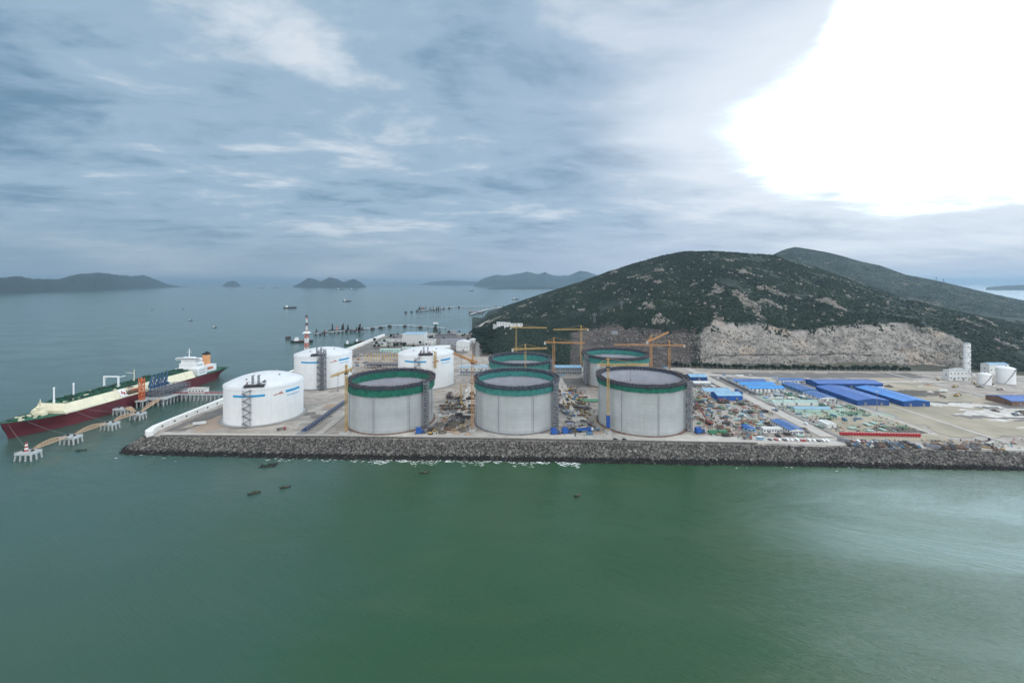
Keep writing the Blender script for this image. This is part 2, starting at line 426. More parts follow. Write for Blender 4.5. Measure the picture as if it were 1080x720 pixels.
dn = (TA - CA) / np.linalg.norm(TA - CA, axis=1)[:, None]
TA = TA + dn * wob_
prof_u = [(0, 9.9), (.12, 9.7), (.5, 5.2), (1, -.6), (1.25, -3)]
V = np.concatenate([np.c_[CA + (TA - CA) * u, np.full(len(CA), zz)] for u, zz in prof_u]); nC = len(CA)
Fq = np.array([(j * nC + i, (j + 1) * nC + i, (j + 1) * nC + i + 1, j * nC + i + 1) for j in range(4) for i in range(nC - 1)])
struct(np_mesh('revetment_slope', V, Fq, ['core_rock']))
g = np.random.default_rng(5)
def on_slope(n, u0, u1, lim=len(CREST)):
    i = g.integers(0, nC - 1, n * 3); f = g.random(n * 3)[:, None]
    seg = np.linalg.norm(CA[1:] - CA[:-1], axis=1); pr = seg / seg.sum()
    i = g.choice(nC - 1, n, p=pr); f = g.random(n)[:, None]; u = g.uniform(u0, u1, n)
    c = CA[i] * (1 - f) + CA[i + 1] * f; t = TA[i] * (1 - f) + TA[i + 1] * f
    xy = c + (t - c) * u[:, None]; zz = np.interp(u, [q[0] for q in prof_u], [q[1] for q in prof_u])
    ok = xy[:, 0] < 760
    return np.c_[xy, zz][ok]
pos = on_slope(46000, .05, .8); n = len(pos); sz = np.clip(g.lognormal(-.34, .34, (n, 1)), .4, 1.9) * g.uniform(.75, 1.25, (n, 3))
pos[:, 2] += g.uniform(0, .5, n)
struct(blobs('armour_rocks', pos, sz, ['rock_mid', 'rock_pale', 'rock_dark'], g.choice(3, n, p=[.45, .22, .33])), 'stuff')
pos = on_slope(15000, .76, 1.16); n = len(pos); sz = g.uniform(.8, 1.7, (n, 1)) * g.uniform(.7, 1.2, (n, 3))
struct(blobs('wet_shore_rocks', pos, sz, ['rock_wet', 'rock_dark'], g.choice(2, n, p=[.95, .05])), 'stuff')
# foam where the swell breaks against the toe
fv, ff = [], []
for a, b, dens in ((-235, -130, .12), (-130, -60, .5), (-70, 30, .34), (24, 64, .7), (-420, -300, .02), (200, 330, .02)):
    for _ in range(int((b - a) * 7 * dens)):
        X_ = rnd.uniform(a, b); Y_ = float(np.interp(X_, TA[:, 0][10:], TA[:, 1][10:])) + .3 - rnd.random() ** 1.6 * 5 * (1.4 + math.sin(X_ * .13) + .6 * math.sin(X_ * .41 + 1))
        r = rnd.uniform(.2, 1.0); o = len(fv); k_ = 7
        fv += [(X_ + r * rnd.uniform(.5, 1.6) * 1.7 * math.cos(6.283 * q / k_), Y_ + r * rnd.uniform(.35, .9) * .6 * math.sin(6.283 * q / k_), .06 + _ * 2e-5) for q in range(k_)]
        ff.append(tuple(range(o, o + k_)))
B = MB(); B.v, B.f, B.mi = fv, ff, [0] * len(ff); struct(B.build('surf_foam', 'foam'), 'stuff')

# ---- roads, aprons and patches of bare ground
LAYER = [10.02]
def patch(name, poly, m, rough=0., step=4., seed=0, kind='structure', z=None):
    if rough:
        q = resample(poly + [poly[0]], step)[:-1]
        poly = [(a + rough * float(vnoise(np.array(a), np.array(b), .09, seed, 4)) * 2, b + rough * float(vnoise(np.array(a), np.array(b), .09, seed + 5, 4)) * 2) for a, b in q]
    LAYER[0] += .002; z = z or LAYER[0]
    B = MB(); B.add([(a, b, z) for a, b in poly], [tuple(range(len(poly)))])
    from mathutils.geometry import tessellate_polygon
    tr = tessellate_polygon([[Vector((a, b, 0)) for a, b in poly]])
    B.f = []; B.mi = []
    for t3 in tr:
        a, b, c = [Vector(B.v[i]) for i in t3]
        B.f.append(tuple(t3) if (b - a).cross(c - a).z > 0 else tuple(reversed(t3))); B.mi.append(0)
    return struct(B.build(name, m), kind)
def rect(x0, y0, x1, y1): return [(x0, y0), (x1, y0), (x1, y1), (x0, y1)]
def blob(cx, cy, rx, ry, seed, n=40):
    q = random.Random(seed); ph = [q.uniform(0, 6.28) for _ in range(4)]
    return [(cx + rx * math.cos(t) * (1 + .2 * math.sin(2 * t + ph[0]) + .14 * math.sin(3 * t + ph[1]) + .1 * math.sin(5 * t + ph[2])),
             cy + ry * math.sin(t) * (1 + .2 * math.sin(2 * t + ph[1]) + .14 * math.sin(3 * t + ph[3]) + .1 * math.sin(7 * t + ph[2]))) for t in [6.2832 * i / n for i in range(n)]]
patch('site_soil', rect(-200, 428, 330, 830), 'site_ground', 0)
patch('bare_earth', blob(-344, 486, 24, 34, 3), 'brown_pad', 2)
patch('bare_earth', rect(-376, 450, -352, 640), 'dark_pad', 2)
patch('bare_earth', blob(-250, 1010, 120, 90, 8), 'earth_orange', 6)
patch('bare_earth', rect(-370, 760, -150, 900), 'earth_orange', 8)
patch('bare_earth', rect(-360, 905, -160, 925), 'dark_pad', 3)
patch('port_yard', rect(-376, 935, -104, 1290), 'dark_pad', 6)
for s_ in range(22): patch('port_yard', blob(rnd.uniform(-340, -140), rnd.uniform(950, 1270), rnd.uniform(10, 35), rnd.uniform(8, 30), s_), rnd.choice(['asphalt', 'earth_dark', 'tank_pad', 'green_pad']), 3)
patch('bare_earth', rect(-60, 640, 340, 700), 'dark_pad', 8)
for s_ in range(120):
    zx = [(208, 318, 432, 720), (-90, -46, 440, 600), (50, 102, 436, 640), (345, 440, 440, 640), (500, 660, 430, 600), (-370, -230, 445, 720)][s_ % 6]
    patch('worn_ground', blob(rnd.uniform(zx[0], zx[1]), rnd.uniform(zx[2], zx[3]), rnd.uniform(4, 17), rnd.uniform(3, 14), 200 + s_), rnd.choice(['dark_pad', 'tank_pad', 'pale_concrete', 'brown_pad', 'tan_pad', 'earth_dark', 'asphalt']), 2, step=3., seed=s_)
patch('yard_ground', rect(340, 470, 470, 660), 'tank_pad', 3)
patch('green_ground', rect(345, 500, 405, 585), 'green_pad', 5, seed=2)
patch('green_ground', blob(400, 500, 42, 40, 4), 'green_pad', 3)
patch('tan_field', rect(458, 432, 660, 600), 'tan_pad', 6)
patch('tan_field', rect(352, 420, 452, 500), 'tan_pad', 5)
patch('bare_earth', blob(420, 452, 30, 10, 5), 'earth_dark', 2)
patch('bare_earth', blob(560, 610, 95, 22, 6), 'earth_dark', 6)
patch('bare_earth', rect(300, 700, 700, 738), 'dark_pad', 5)
patch('tan_field', rect(560, 620, 650, 700), 'tan_pad', 5)
patch('bare_earth', blob(700, 520, 90, 40, 16), 'dark_pad', 8)
_q = random.Random(77)
for s_ in range(64):
    a, b = _q.gauss(628, 42), _q.gauss(494, 26); c = _q.uniform(8, 40); d = _q.uniform(2.5, 8)
    if b < 428 or b > 560 or a < 520: continue
    if 655 - c < a < 674 + c and b > 500: a -= 50
    patch('sand_patch', blob(a, b, c, d, 30 + s_), 'sand_white' if s_ % 4 else 'dark_pad', 5, step=3., seed=s_)
for s_, (a, b, c, d) in enumerate(((620, 480, 40, 4), (655, 500, 50, 5), (590, 492, 22, 3), (690, 515, 40, 5))):
    patch('bare_earth', blob(a, b, c, d, 50 + s_), 'dark_pad', 3, seed=s_)
patch('shore_road', [(-372, 435), (0, 425.4), (243, 414.6), (482, 396), (800, 368), (800, 376), (482, 406), (243, 424), (0, 435), (-372, 444)], 'road_pale', .3)
patch('shore_apron', [(-185, 436), (0, 430), (243, 421), (340, 413), (340, 426), (243, 434), (0, 443), (-185, 449)], 'pale_concrete', 2.5, seed=9)
patch('yard_road', rect(320, 432, 335, 790), 'road_pale', .4)
patch('yard_road', rect(338, 432, 343, 700), 'tank_pad', .6)
patch('yard_road', rect(442, 436, 447, 560), 'road_pale', .5)
patch('yard_road', rect(491, 420, 496, 700), 'road_pale', .4)
patch('yard_road', rect(662, 430, 667, 760), 'road_pale', .4)
patch('yard_road', [(322, 720), (420, 690), (560, 668), (700, 665), (700, 676), (560, 680), (420, 706), (322, 742)], 'road_pale', .8)
patch('quarry_road', [(260, 800), (330, 768), (480, 748), (700, 738), (760, 720), (765, 727), (700, 746), (480, 757), (330, 778), (265, 812)], 'road_pale', .5)
patch('bare_earth', rect(-68, 500, -46, 800), 'road_pale', 2)
patch('yard_road', rect(70, 425, 84, 700), 'pale_concrete', 2)
patch('yard_road', rect(-230, 720, 330, 733), 'road_pale', 1)
patch('yard_road', rect(-228, 438, -218, 720), 'asphalt', .5)
patch('yard_road', rect(-208, 440, -200, 900), 'road_pale', .5)
patch('verge', [(-86, 905), (-26, 905), (-70, 1300), (-44, 1700), (10, 2400), (-20, 2400), (-90, 1700), (-118, 1240)], 'earth_dark', 0)
patch('coast_road', [(-80, 905), (-70, 905), (-98, 1240), (-66, 1700), (0, 2400), (-8, 2400), (-75, 1700), (-106, 1240)], 'asphalt', 0)
patch('coast_road', [(-42, 905), (-30, 905), (-80, 1300), (-52, 1700), (-59, 1700), (-88, 1300)], 'asphalt', 0)

# ---- the hills
ROWS = [4, 9, 4, 30, 130, 14]
keys = {  # column: rows/depths of foot, grass top, bench, ledge, cut top, crest   (surveyed)
 498: [(357, None), (356.5, 8), (356, 16), (355.5, 24), (355, 30), (354, 60)],
 510: [(365, None), (363, 20), (361, 50), (359, 80), (357, 110), (345, 560)],
 522: [(378, None), (375, 20), (371, 50), (366, 85), (360, 130), (335, 900)],
 533: [(385, None), (380, 25), (374, 60), (366, 100), (357, 170), (325.5, 1300)],
 556: [(387, None), (381, 30), (374, 65), (366, 110), (355, 190), (316.5, 1350)],
 580: [(388, None), (382, 30), (375, 60), (364, 110), (354, 180), (308, 1250)],
 604: [(388, None), (383, 20), (374, 50), (363, 100), (350, 170), (300, 1150)],
 640: [(388, None), (382, 22), (371, 60), (360, 105), (344, 170), (287.5, 1000)],
 675: [(388, None), (382, 22), (372, 55), (362, 95), (347, 140), (276.5, 850)],
 700: [(389, None), (383, 22), (374, 45), (365, 75), (349, 110), (269.5, 760)],
 722: [(389, None), (384, 22), (376, 34), (366, 50), (352, 90), (265.7, 740)],
 738: [(390, None), (385, 28), (376, 38), (365, 48), (354, 70), (265.8, 735)],
 752: [(390.5, None), (384.5, 30), (375.5, 40), (374.5, 46), (348, 84), (266, 735)],
 790: [(391, None), (383.5, 34), (375, 46), (374, 62), (347.5, 104), (268, 735)],
 820: [(391, None), (383, 34), (374.5, 46), (373.8, 62), (352, 100), (269.5, 735)],
 850: [(391.5, None), (383, 34), (374.5, 46), (373.8, 62), (351.5, 100), (279, 735)],
 900: [(392, None), (383, 34), (375, 46), (374.2, 62), (347, 108), (297, 720)],
 940: [(392, None), (384, 30), (378, 42), (376, 54), (347.5, 104), (310.5, 640)],
 965: [(392.5, None), (385, 28), (379, 40), (374, 52), (343.5, 108), (318.5, 560)],
 985: [(392.5, None), (386, 24), (381, 34), (376, 44), (350, 90), (325, 520)],
 1010: [(393, None), (388, 16), (384, 26), (378, 38), (361, 66), (333, 480)],
 1028: [(393.5, None), (390, 12), (387, 20), (383, 30), (372, 55), (338, 460)],
 1055: [(395, None), (391, 12), (388, 22), (385, 34), (380, 60), (345, 440)],
 1090: [(398, None), (394, 12), (391, 22), (388, 34), (384, 60), (352.5, 420)],
 1400: [(420, None), (416, 12), (413, 22), (410, 34), (404, 70), (388, 350)]}
kx = sorted(keys); cols = np.concatenate([np.arange(498, 1110, 1.5), np.arange(1110, 1400, 5)])
PY = np.array([[keys[q][i][0] for q in kx] for i in range(6)]); D0 = np.array([F * (EYE - 9.0) / (keys[q][0][0] - HOR) for q in kx])
PD = np.array([[D0[a] + (keys[q][i][1] or 0) for a, q in enumerate(kx)] for i in range(6)])
iy = np.array([np.interp(cols, kx, PY[i]) for i in range(6)]); idp = np.array([np.interp(cols, kx, PD[i]) for i in range(6)])
def smooth(a, k):
    ker = np.hanning(k + 2)[1:-1]; ker /= ker.sum(); p = np.pad(a, k // 2, mode='edge'); return np.convolve(p, ker, 'valid')[:len(a)]
iy = np.array([smooth(q, 7) for q in iy]); iy[4] += np.interp(cols, [590, 620, 1000, 1030], [0, 1, 1, 0]) * (2.6 * vnoise(cols, cols * 0, .035, 4, 4) + 1.2 * vnoise(cols, cols * 0, .16, 8, 3)); iy[1] += .6 * vnoise(cols, cols * 0, .05, 9, 3); idp = np.array([smooth(q, 11) for q in idp])
def hill_surface(cols, rows_y, rows_d, nrows, amp, amp_hi, seed, back=900):
    Xs, Ys, Zs, Us = [], [], [], []
    K = len(rows_y)
    for s_ in range(K - 1):
        n = nrows[s_]
        for j in range(n):
            u = j / n; e = 1.35 if s_ == K - 2 else 1
            yy = rows_y[s_] + (rows_y[s_ + 1] - rows_y[s_]) * u; dd = rows_d[s_] + (rows_d[s_ + 1] - rows_d[s_]) * u ** e
            Ys.append(dd); Xs.append((cols - 540) / F * dd); Zs.append(EYE - (yy - HOR) * dd / F); Us.append(np.full(len(cols), s_ + u))
    yc_, dc_ = rows_y[-1], rows_d[-1]; zc_ = EYE - (yc_ - HOR) * dc_ / F
    for j in range(nrows[-1] + 1):
        u = j / nrows[-1]; dd = dc_ + back * u
        Ys.append(dd); Xs.append((cols - 540) / F * dd); Zs.append(zc_ * (1 - u * u) - 5 * u); Us.append(np.full(len(cols), K - 1 + u))
    X, Y, Z, U = map(np.array, (Xs, Ys, Zs, Us))
    env = np.clip((U - (K - 2)) * 6, 0, 1) * np.clip((K - 1 - U) * 5, .12, 1)
    if K == 2: env = np.clip(U * 3, 0, 1) * np.clip((1 - U) * 5, .12, 1)
    Z = Z + amp * env * vnoise(X, Y, .006, seed, 5) + amp * .5 * env * (1 - 2 * np.abs(vnoise(X, Y * .6, .012, seed + 3, 3)))
    gul = 1 - 2 * np.abs(vnoise((cols * .012)[None] + Y * .0006, Y * .0011, 1., seed + 7, 4)); Z = Z + amp * 1.2 * env * gul
    if amp_hi is not None: Z = Z + amp_hi(X, Y, U)
    return X, Y, Z, U
def cut_noise(X, Y, U):
    m = np.clip((U - .3) * 2, 0, 1) * np.clip((4.15 - U) * 5, 0, 1)
    return m * (3.4 * (1 - 2 * np.abs(vnoise(X, Y * .3, .022, 21, 5))) + 2.2 * vnoise(X, Y * .5, .09, 22, 4) + .9 * vnoise(X, Y, .35, 23, 2))
X, Y, Z, U = hill_surface(cols, iy, idp, ROWS, 17, cut_noise, 11)
def grid_faces(nr, nc):
    i = np.arange(nr - 1)[:, None] * nc + np.arange(nc - 1)[None]
    return np.stack([i, i + 1, i + 1 + nc, i + nc], -1).reshape(-1, 4)
hill = struct(np_mesh('hill', np.stack([X, Y, Z], -1).reshape(-1, 3), grid_faces(*X.shape), ['hill_ground'], smooth=True))
CP = np.broadcast_to(cols, X.shape)
band = lambda v, a, b, s: np.clip((v - a) / s + .5, 0, 1) * np.clip((b - v) / s + .5, 0, 1)
rock = band(CP, 739, 1022, 26) * band(U, .95, 4.04, .1)
dark_r = band(CP, 955, 1018, 30) * band(U, .9, 4.0, .1)
brown = np.maximum(.72 * band(CP, 598, 742, 30) * band(U, -1, 4.03 , .12), .6 * dark_r); rock = np.maximum(rock * (1 - .35 * dark_r), .16 * band(CP, 610, 742, 30) * band(U, .5, 4.03, .2))
grass = band(CP, 722, 1500, 10) * band(U, -1, .97, .15)
ledge = band(CP, 755, 935, 30) * band(U, 1.97, 2.98, .04); 
def attr(o, name, a):
    q = o.data.attributes.new(name, 'FLOAT', 'POINT'); q.data.foreach_set('value', np.ascontiguousarray(a, np.float32).ravel())
attr(hill, 'rock', rock * (1 - ledge)); attr(hill, 'brown', np.maximum(brown, ledge)); attr(hill, 'grass', grass)
gv = 1 - 2 * np.abs(vnoise((cols * .012)[None] + Y * .0006, Y * .0011, 1., 18, 4))
out1 = np.clip((vnoise(X, Y, .018, 81, 5) + .35 * (gv - .3) + .4 * vnoise(X, Z, .05, 82, 3) - .52) * 5, 0, 1) * (U > 4.03)
attr(hill, 'outcrop', out1)
HX, HY, HZ, HU, HB = X, Y, Z, U, np.maximum(np.maximum(rock, brown), grass)
c2 = np.arange(770, 1420, 2.5)
cy2 = np.interp(c2, [770, 790, 812, 825, 838, 850, 880, 905, 930, 955, 985, 1015, 1045, 1080, 1200, 1420], [284, 276, 270, 264.5, 260.7, 262.5, 268, 275, 281, 290, 296, 303, 310, 319, 345, 380])
cd2 = np.interp(c2, [770, 838, 1080, 1420], [3500, 3400, 2700, 2000])
X2, Y2, Z2, U2 = hill_surface(c2, np.array([smooth(cy2 * 0 + np.interp(c2, [770, 1080, 1420], [345, 362, 395]), 3), smooth(cy2, 3)]), np.array([cd2 * .56, cd2]), [110, 12], 20, None, 31, 1200)
hill2 = struct(np_mesh('hill', np.stack([X2, Y2, Z2], -1).reshape(-1, 3), grid_faces(*X2.shape), ['hill_ground'], smooth=True))
out2 = np.clip((vnoise(X2, Y2, .016, 83, 5) + .4 * vnoise(X2, Z2, .05, 84, 3) - .46) * 5, 0, 1); attr(hill2, 'outcrop', out2)
# scrub and boulders over the slopes
def scatter(X, Y, Z, U, mask, lo, hi, n, thr, seed, sc=.015):
    g = np.random.default_rng(seed); ok = (U[:-1, :-1] > lo) & (U[:-1, :-1] < hi) & (mask[:-1, :-1] < .4)
    a = np.abs((X[:-1, 1:] - X[:-1, :-1]) * (Y[1:, :-1] - Y[:-1, :-1])) * ok; a = np.minimum(a, np.percentile(a[ok], 97))
    p = a.ravel() / a.sum(); i = g.choice(p.size, n, p=p); r, c = np.unravel_index(i, a.shape); u, v = g.random(n), g.random(n)
    f = lambda A: A[r, c] * (1 - u) * (1 - v) + A[r, c + 1] * u * (1 - v) + A[r + 1, c] * (1 - u) * v + A[r + 1, c + 1] * u * v
    P = np.stack([f(X), f(Y), f(Z)], -1); q = vnoise(P[:, 0], P[:, 1], sc, seed, 4) + g.uniform(-.25, .25, n)
    return P[q > thr], g
Pa, g1 = scatter(HX, HY, HZ, HU, np.maximum(HB, out1), .1, 5.3, 90000, -.2, 41)
Pb, g2 = scatter(X2, Y2, Z2, U2, out2, .3, 1.1, 30000, -.2, 42)
P_ = np.concatenate([Pa, Pb]); n = len(P_); s_ = g1.uniform(1.1, 2.9, (n, 1)) * g1.uniform(.8, 1.2, (n, 3)); s_[:, 2] *= .85
P_[:, 2] += s_[:, 2] * .3
struct(blobs('hillside_scrub', P_, s_, ['foliage', 'foliage_dark'], g1.choice(2, n, p=[.5, .5])), 'stuff')
Pa, g1 = scatter(HX, HY, HZ, HU, np.maximum(HB, (out1 < .2) & (np.random.default_rng(3).random(out1.shape) < .985)), 4.0, 4.95, 5200, -.4, 51, .013)
Pb, g2 = scatter(X2, Y2, Z2, U2, 1.0 * (out2 < .2), .3, 1.0, 1800, -.4, 52, .016)
P_ = np.concatenate([Pa, Pb]); n = len(P_); s_ = g1.uniform(1.2, 3.6, (n, 1)) * g1.uniform(.7, 1.3, (n, 3)); P_[:, 2] += .6
struct(blobs('hillside_boulders', P_, s_, ['boulder', 'rock_mid'], g1.choice(2, n, p=[.65, .35])), 'stuff')
ge = np.random.default_rng(91); sel = np.argwhere((HU > 3.86) & (HU < 4.12) & (CP > 600) & (CP < 1030)); sel = sel[ge.integers(0, len(sel), 2600)]
pe = np.stack([HX[sel[:, 0], sel[:, 1]], HY[sel[:, 0], sel[:, 1]], HZ[sel[:, 0], sel[:, 1]]], -1); keep = vnoise(pe[:, 0], pe[:, 2], .04, 92, 3) + (HU[sel[:, 0], sel[:, 1]] - 4) * 1.6 > 0; pe = pe[keep] + ge.normal(0, 1.2, (keep.sum(), 3)); se = ge.uniform(.9, 2.4, (len(pe), 1)) * ge.uniform(.8, 1.2, (len(pe), 3))
struct(blobs('cliff_scrub', pe, se, ['foliage', 'foliage_dark'], ge.choice(2, len(pe))), 'stuff')
sel = np.argwhere((HU > .5) & (HU < 3.9) & (CP > 604) & (CP < 1015)); sel = sel[ge.integers(0, len(sel), 3800)]; pe = np.stack([HX[sel[:, 0], sel[:, 1]], HY[sel[:, 0], sel[:, 1]], HZ[sel[:, 0], sel[:, 1]]], -1) + ge.normal(0, 1, (len(sel), 3)); se = ge.uniform(.5, 1.9, (len(pe), 1)) * ge.uniform(.6, 1.3, (len(pe), 3))
struct(blobs('quarry_rubble', pe, se, ['boulder', 'rock_mid', 'rock_pale'], ge.choice(3, len(pe))), 'stuff')
# wood at the hill's foot beside the coast road
Pa, g1 = scatter(HX, HY, HZ, HU, HB + (CP > 620), 0.05, 4.3, 9000, -.6, 61)
n = len(Pa); s_ = g1.uniform(2.2, 4.6, (n, 1)) * g1.uniform(.8, 1.2, (n, 3)); Pa[:, 2] += 1
struct(blobs('wood', Pa, s_, ['foliage_dark']), 'stuff')

# ---- islands and far coasts
def ridge(name, pts, shore, depth, seed):
    """pts: (column, row) of the skyline; shore: (column, distance) of the waterline"""
    x0, x1 = pts[0][0], pts[-1][0]; c = np.linspace(x0, x1, max(40, int((x1 - x0) * 1.2)))
    d = np.interp(c, [q[0] for q in shore], [q[1] for q in shore]); yy = np.interp(c, [q[0] for q in pts], [q[1] for q in pts])
    dc = d + depth; h = np.maximum(EYE - (yy - HOR) * dc / F, -4); h = h * (1 + .05 * vnoise(c, c * 0, .25, seed, 3))
    rows = []; nr = 22
    for j in range(nr + 1):
        u = j / nr; t = u * 2
        dd = d + (dc - d) * t; prof = math.sin(min(t, 1) * math.pi / 2) ** 1.15 if t <= 1 else max(0, 1 - (t - 1) ** 1.5)
        Xr = (c - 540) / F * dd; zz = h * prof + (h * .16 * vnoise(Xr, dd, 6. / depth, seed + 2, 4) * math.sin(math.pi * min(1, t)) if t < 1 else 0) - 3 * (t == 0) - 6 * (u == 1)
        rows.append(np.stack([Xr, dd, zz], -1))
    A = np.array(rows); return struct(np_mesh(name, A.reshape(-1, 3), grid_faces(nr + 1, len(c)), ['foliage_dark'], smooth=True))
ridge('island', [(-120, 302), (-60, 297), (-20, 294), (0, 293), (18, 291), (35, 294), (62, 294.3), (80, 289.5), (92, 288.4), (103, 287), (120, 289), (137, 291), (152, 290), (165, 295), (178, 300), (190, 302), (202, 302.6)],
      [(-120, 4800), (0, 6000), (100, 8800), (185, 15000), (202, 16000)], 700, 1)
ridge('island', [(309, 302), (318, 297.5), (325, 293), (333, 294.5), (338, 297), (348, 292.3), (355, 293.5), (362, 297.5), (373, 294), (379, 296.5), (386, 301.8)], [(300, 14500), (390, 14500)], 700, 2)
ridge('island', [(234, 302), (239, 297.5), (246, 296), (250, 297.5), (254, 301.5)], [(200, 18000), (300, 18000)], 500, 3)
ridge('far_coast', [(500, 301), (508, 294.5), (514, 292), (524, 290), (534, 290.5), (546, 288.5), (556, 286.8), (566, 289), (575, 287), (585, 291), (600, 290.5), (612, 285.3), (622, 287.5), (640, 293), (680, 296), (720, 300)], [(480, 17000), (740, 17000)], 2500, 4)
ridge('far_coast', [(440, 300.5), (455, 297), (475, 295.5), (495, 296.5), (515, 297), (560, 299)], [(400, 27000), (600, 27000)], 1500, 5)
ridge('far_coast', [(1040, 303), (1060, 301), (1090, 300), (1140, 301), (1200, 303)], [(1000, 9500), (1300, 9500)], 500, 7)
ridge('sand_spit', [(514, 304.2), (522, 303.4), (540, 302.8), (560, 302.4), (580, 302.6), (600, 304)], [(500, 10800), (620, 10800)], 500, 6)
# ---- sea air: pale haze that fades far things
B = MB(); B.box(0, 29000, -3, 123000, 65000, 533); hz = struct(B.build('haze', 'foam'), 'stuff')
hm = bpy.data.materials.new('sea_haze'); hm.use_nodes = True; t = hm.node_tree; t.nodes.remove(t.nodes['Principled BSDF'])
pv = t.nodes.new('ShaderNodeVolumePrincipled'); pv.inputs['Density'].default_value = 4.2e-5; pv.inputs['Color'].default_value = (.44, .62, .77, 1); pv.inputs['Anisotropy'].default_value = .35
t.links.new(pv.outputs[0], t.nodes['Material Output'].inputs['Volume']); hz.data.materials.clear(); hz.data.materials.append(hm)
#@@THINGS
# ================================================================== STORAGE TANKS
def arc_patch(mb, r, a0, a1, z0, z1, n=16, sl=0.):
    """a thin curved plate standing on a cylinder wall, sl lifts its far end"""
    for i in range(n):
        t0, t1 = a0 + (a1 - a0) * i / n, a0 + (a1 - a0) * (i + 1) / n; o = len(mb.v)
        P = [(rr * math.cos(t), rr * math.sin(t), zz) for rr in (r, r + .25) for t, zz in ((t0, z0), (t1, z0), (t1, z1), (t0, z1))]
        mb.add(P, [(4, 5, 6, 7), (3, 2, 1, 0), (0, 1, 5, 4), (2, 3, 7, 6), (0, 4, 7, 3), (1, 2, 6, 5)])
def zigzag(mb, r, a, z0, z1, flights, w=7.5):
    """an open stair tower of crossing flights against the wall at angle a"""
    ca, sa = math.cos(a), math.sin(a); tx, ty = -sa, ca
    P = lambda off, rad, zz: (rad * ca + off * tx, rad * sa + off * ty, zz)
    for s in (-1, 1):
        for rr in (r + .6, r + 3.2): mb.bar(P(s * w / 2, rr, z0), P(s * w / 2, rr, z1), .28)
    h = (z1 - z0) / flights
    for i in range(flights):
        s = 1 if i % 2 else -1
        mb.bar(P(-s * w / 2, r + 2, z0 + i * h), P(s * w / 2, r + 2, z0 + (i + 1) * h), 1.3, .9)
        mb.bar(P(s * w / 2, r + .6, z0 + (i + 1) * h), P(s * w / 2, r + 3.2, z0 + (i + 1) * h), 2.0, .3)
def white_tank(x, y, r, label, ztop=50 - 10, zdome=62 - 10, stair=0., plat=0., tower=False, hoist=None):
    t = thing('storage_tank', label, 'storage tank', (x, y, 10.03), 0, 'finished white storage tanks')
    b = MB(); b.lathe([(r + 1.6, 0), (r + 1.6, .9), (r + .4, 1.0)], 96); b.build('base_ring', 'concrete', t)
    b = MB(); b.lathe([(r, 0), (r, ztop), (r + .5, ztop), (r + .5, ztop + 1.2), (r, ztop + 1.3)], 96); b.build('wall', 'white_paint', t, True)
    b = MB(); hd = zdome - ztop - 1.3; b.lathe([(r * math.sin(q), ztop + 1.3 + hd * (math.cos(q) - math.cos(math.pi / 2.)) ** .92) for q in [math.pi / 2 * (1 - i / 16) ** 1.05 for i in range(17)]], 96)
    # shallow spherical cap
    b = MB(); Rs = (r * r + hd * hd) / (2 * hd); b.lathe([(r * i / 18, ztop + 1.3 + math.sqrt(Rs * Rs - (r * i / 18) ** 2) - (Rs - hd)) for i in range(18, -1, -1)], 96); dome = b.build('dome_roof', 'roof_white', t, True)
    b = MB(); b.lathe([(r - 1, ztop + 1.5), (r - 1, ztop + 2.6)], 96)
    b = MB()
    for i in range(72):
        a = i * math.pi / 36; b.bar(((r + .2) * math.cos(a), (r + .2) * math.sin(a), ztop + 1.2), ((r + .2) * math.cos(a), (r + .2) * math.sin(a), ztop + 2.4), .12)
    b.lathe([(r + .15, ztop + 2.35), (r + .25, ztop + 2.35), (r + .25, ztop + 2.5)], 72); b.build('handrail', 'steel_grey', t)
    va = math.atan2(-y, -x)                                       # the bearing from which the tank is seen from the water
    b = MB(); arc_patch(b, r + .02, va - .82, va + .0, ztop - 7.6, ztop - 5.2, 24); b.build('blue_stripe', 'blue_stripe', t)
    b = MB(); arc_patch(b, r + .02, va + .52, va + 1.02, ztop - 7.2, ztop - 4.6, 16); b.build('blue_stripe', 'blue_stripe', t)
    for i in range(6): b = MB(); arc_patch(b, r + .02, va + .56 + i * .075, va + .56 + i * .075 + .05, ztop - 11.6, ztop - 10.2, 2); b.build('character_mark', 'pale_blue', t)
    b = MB(); arc_patch(b, r + .02, va + .26, va + .46, ztop - 7.6, ztop - 6.6, 6); arc_patch(b, r + .03, va + .34, va + .42, ztop - 6.6, ztop - 5.0, 4); arc_patch(b, r + .03, va + .2, va + .28, ztop - 8.3, ztop - 7.2, 3); b.build('emblem', 'red_mark', t)
    b = MB(); zigzag(b, r, va - stair, 0, ztop + 1, 10); b.build('zigzag_stair', 'steel_grey', t)
    # pump platform and risers over the stair
    pa = va - plat; cx, cy = (r - 9) * math.cos(pa), (r - 9) * math.sin(pa)
    b = MB(); b.box(cx, cy, ztop + 3.2, 21, 15, .6, pa + math.pi / 2); 
    for i in range(-2, 3):
        for j in (-1, 1):
            X, Y = cx + i * 4.6 * -math.sin(pa) + j * 6 * math.cos(pa), cy + i * 4.6 * math.cos(pa) + j * 6 * math.sin(pa)
            b.bar((X, Y, ztop - 2), (X, Y, ztop + 5.2), .4)
    b.box(cx, cy, ztop + 4.9, 21, 15, .25, pa + math.pi / 2); b.build('roof_platform', 'steel_dark', t)
    rr = random.Random(int(x)); 
    for i in range(7):
        X, Y = cx + rr.uniform(-8, 8), cy + rr.uniform(-5, 5); b = MB(); h = rr.uniform(5, 9)
        b.tube((X, Y, ztop + 3.8), (X, Y, ztop + h), rr.uniform(.5, 1.0), 8); b.tube((X, Y, ztop + h), (X + 2, Y + 1, ztop + h), .4, 6); b.build('riser', rr.choice(['steel_grey', 'rust', 'steel_dark']), t)
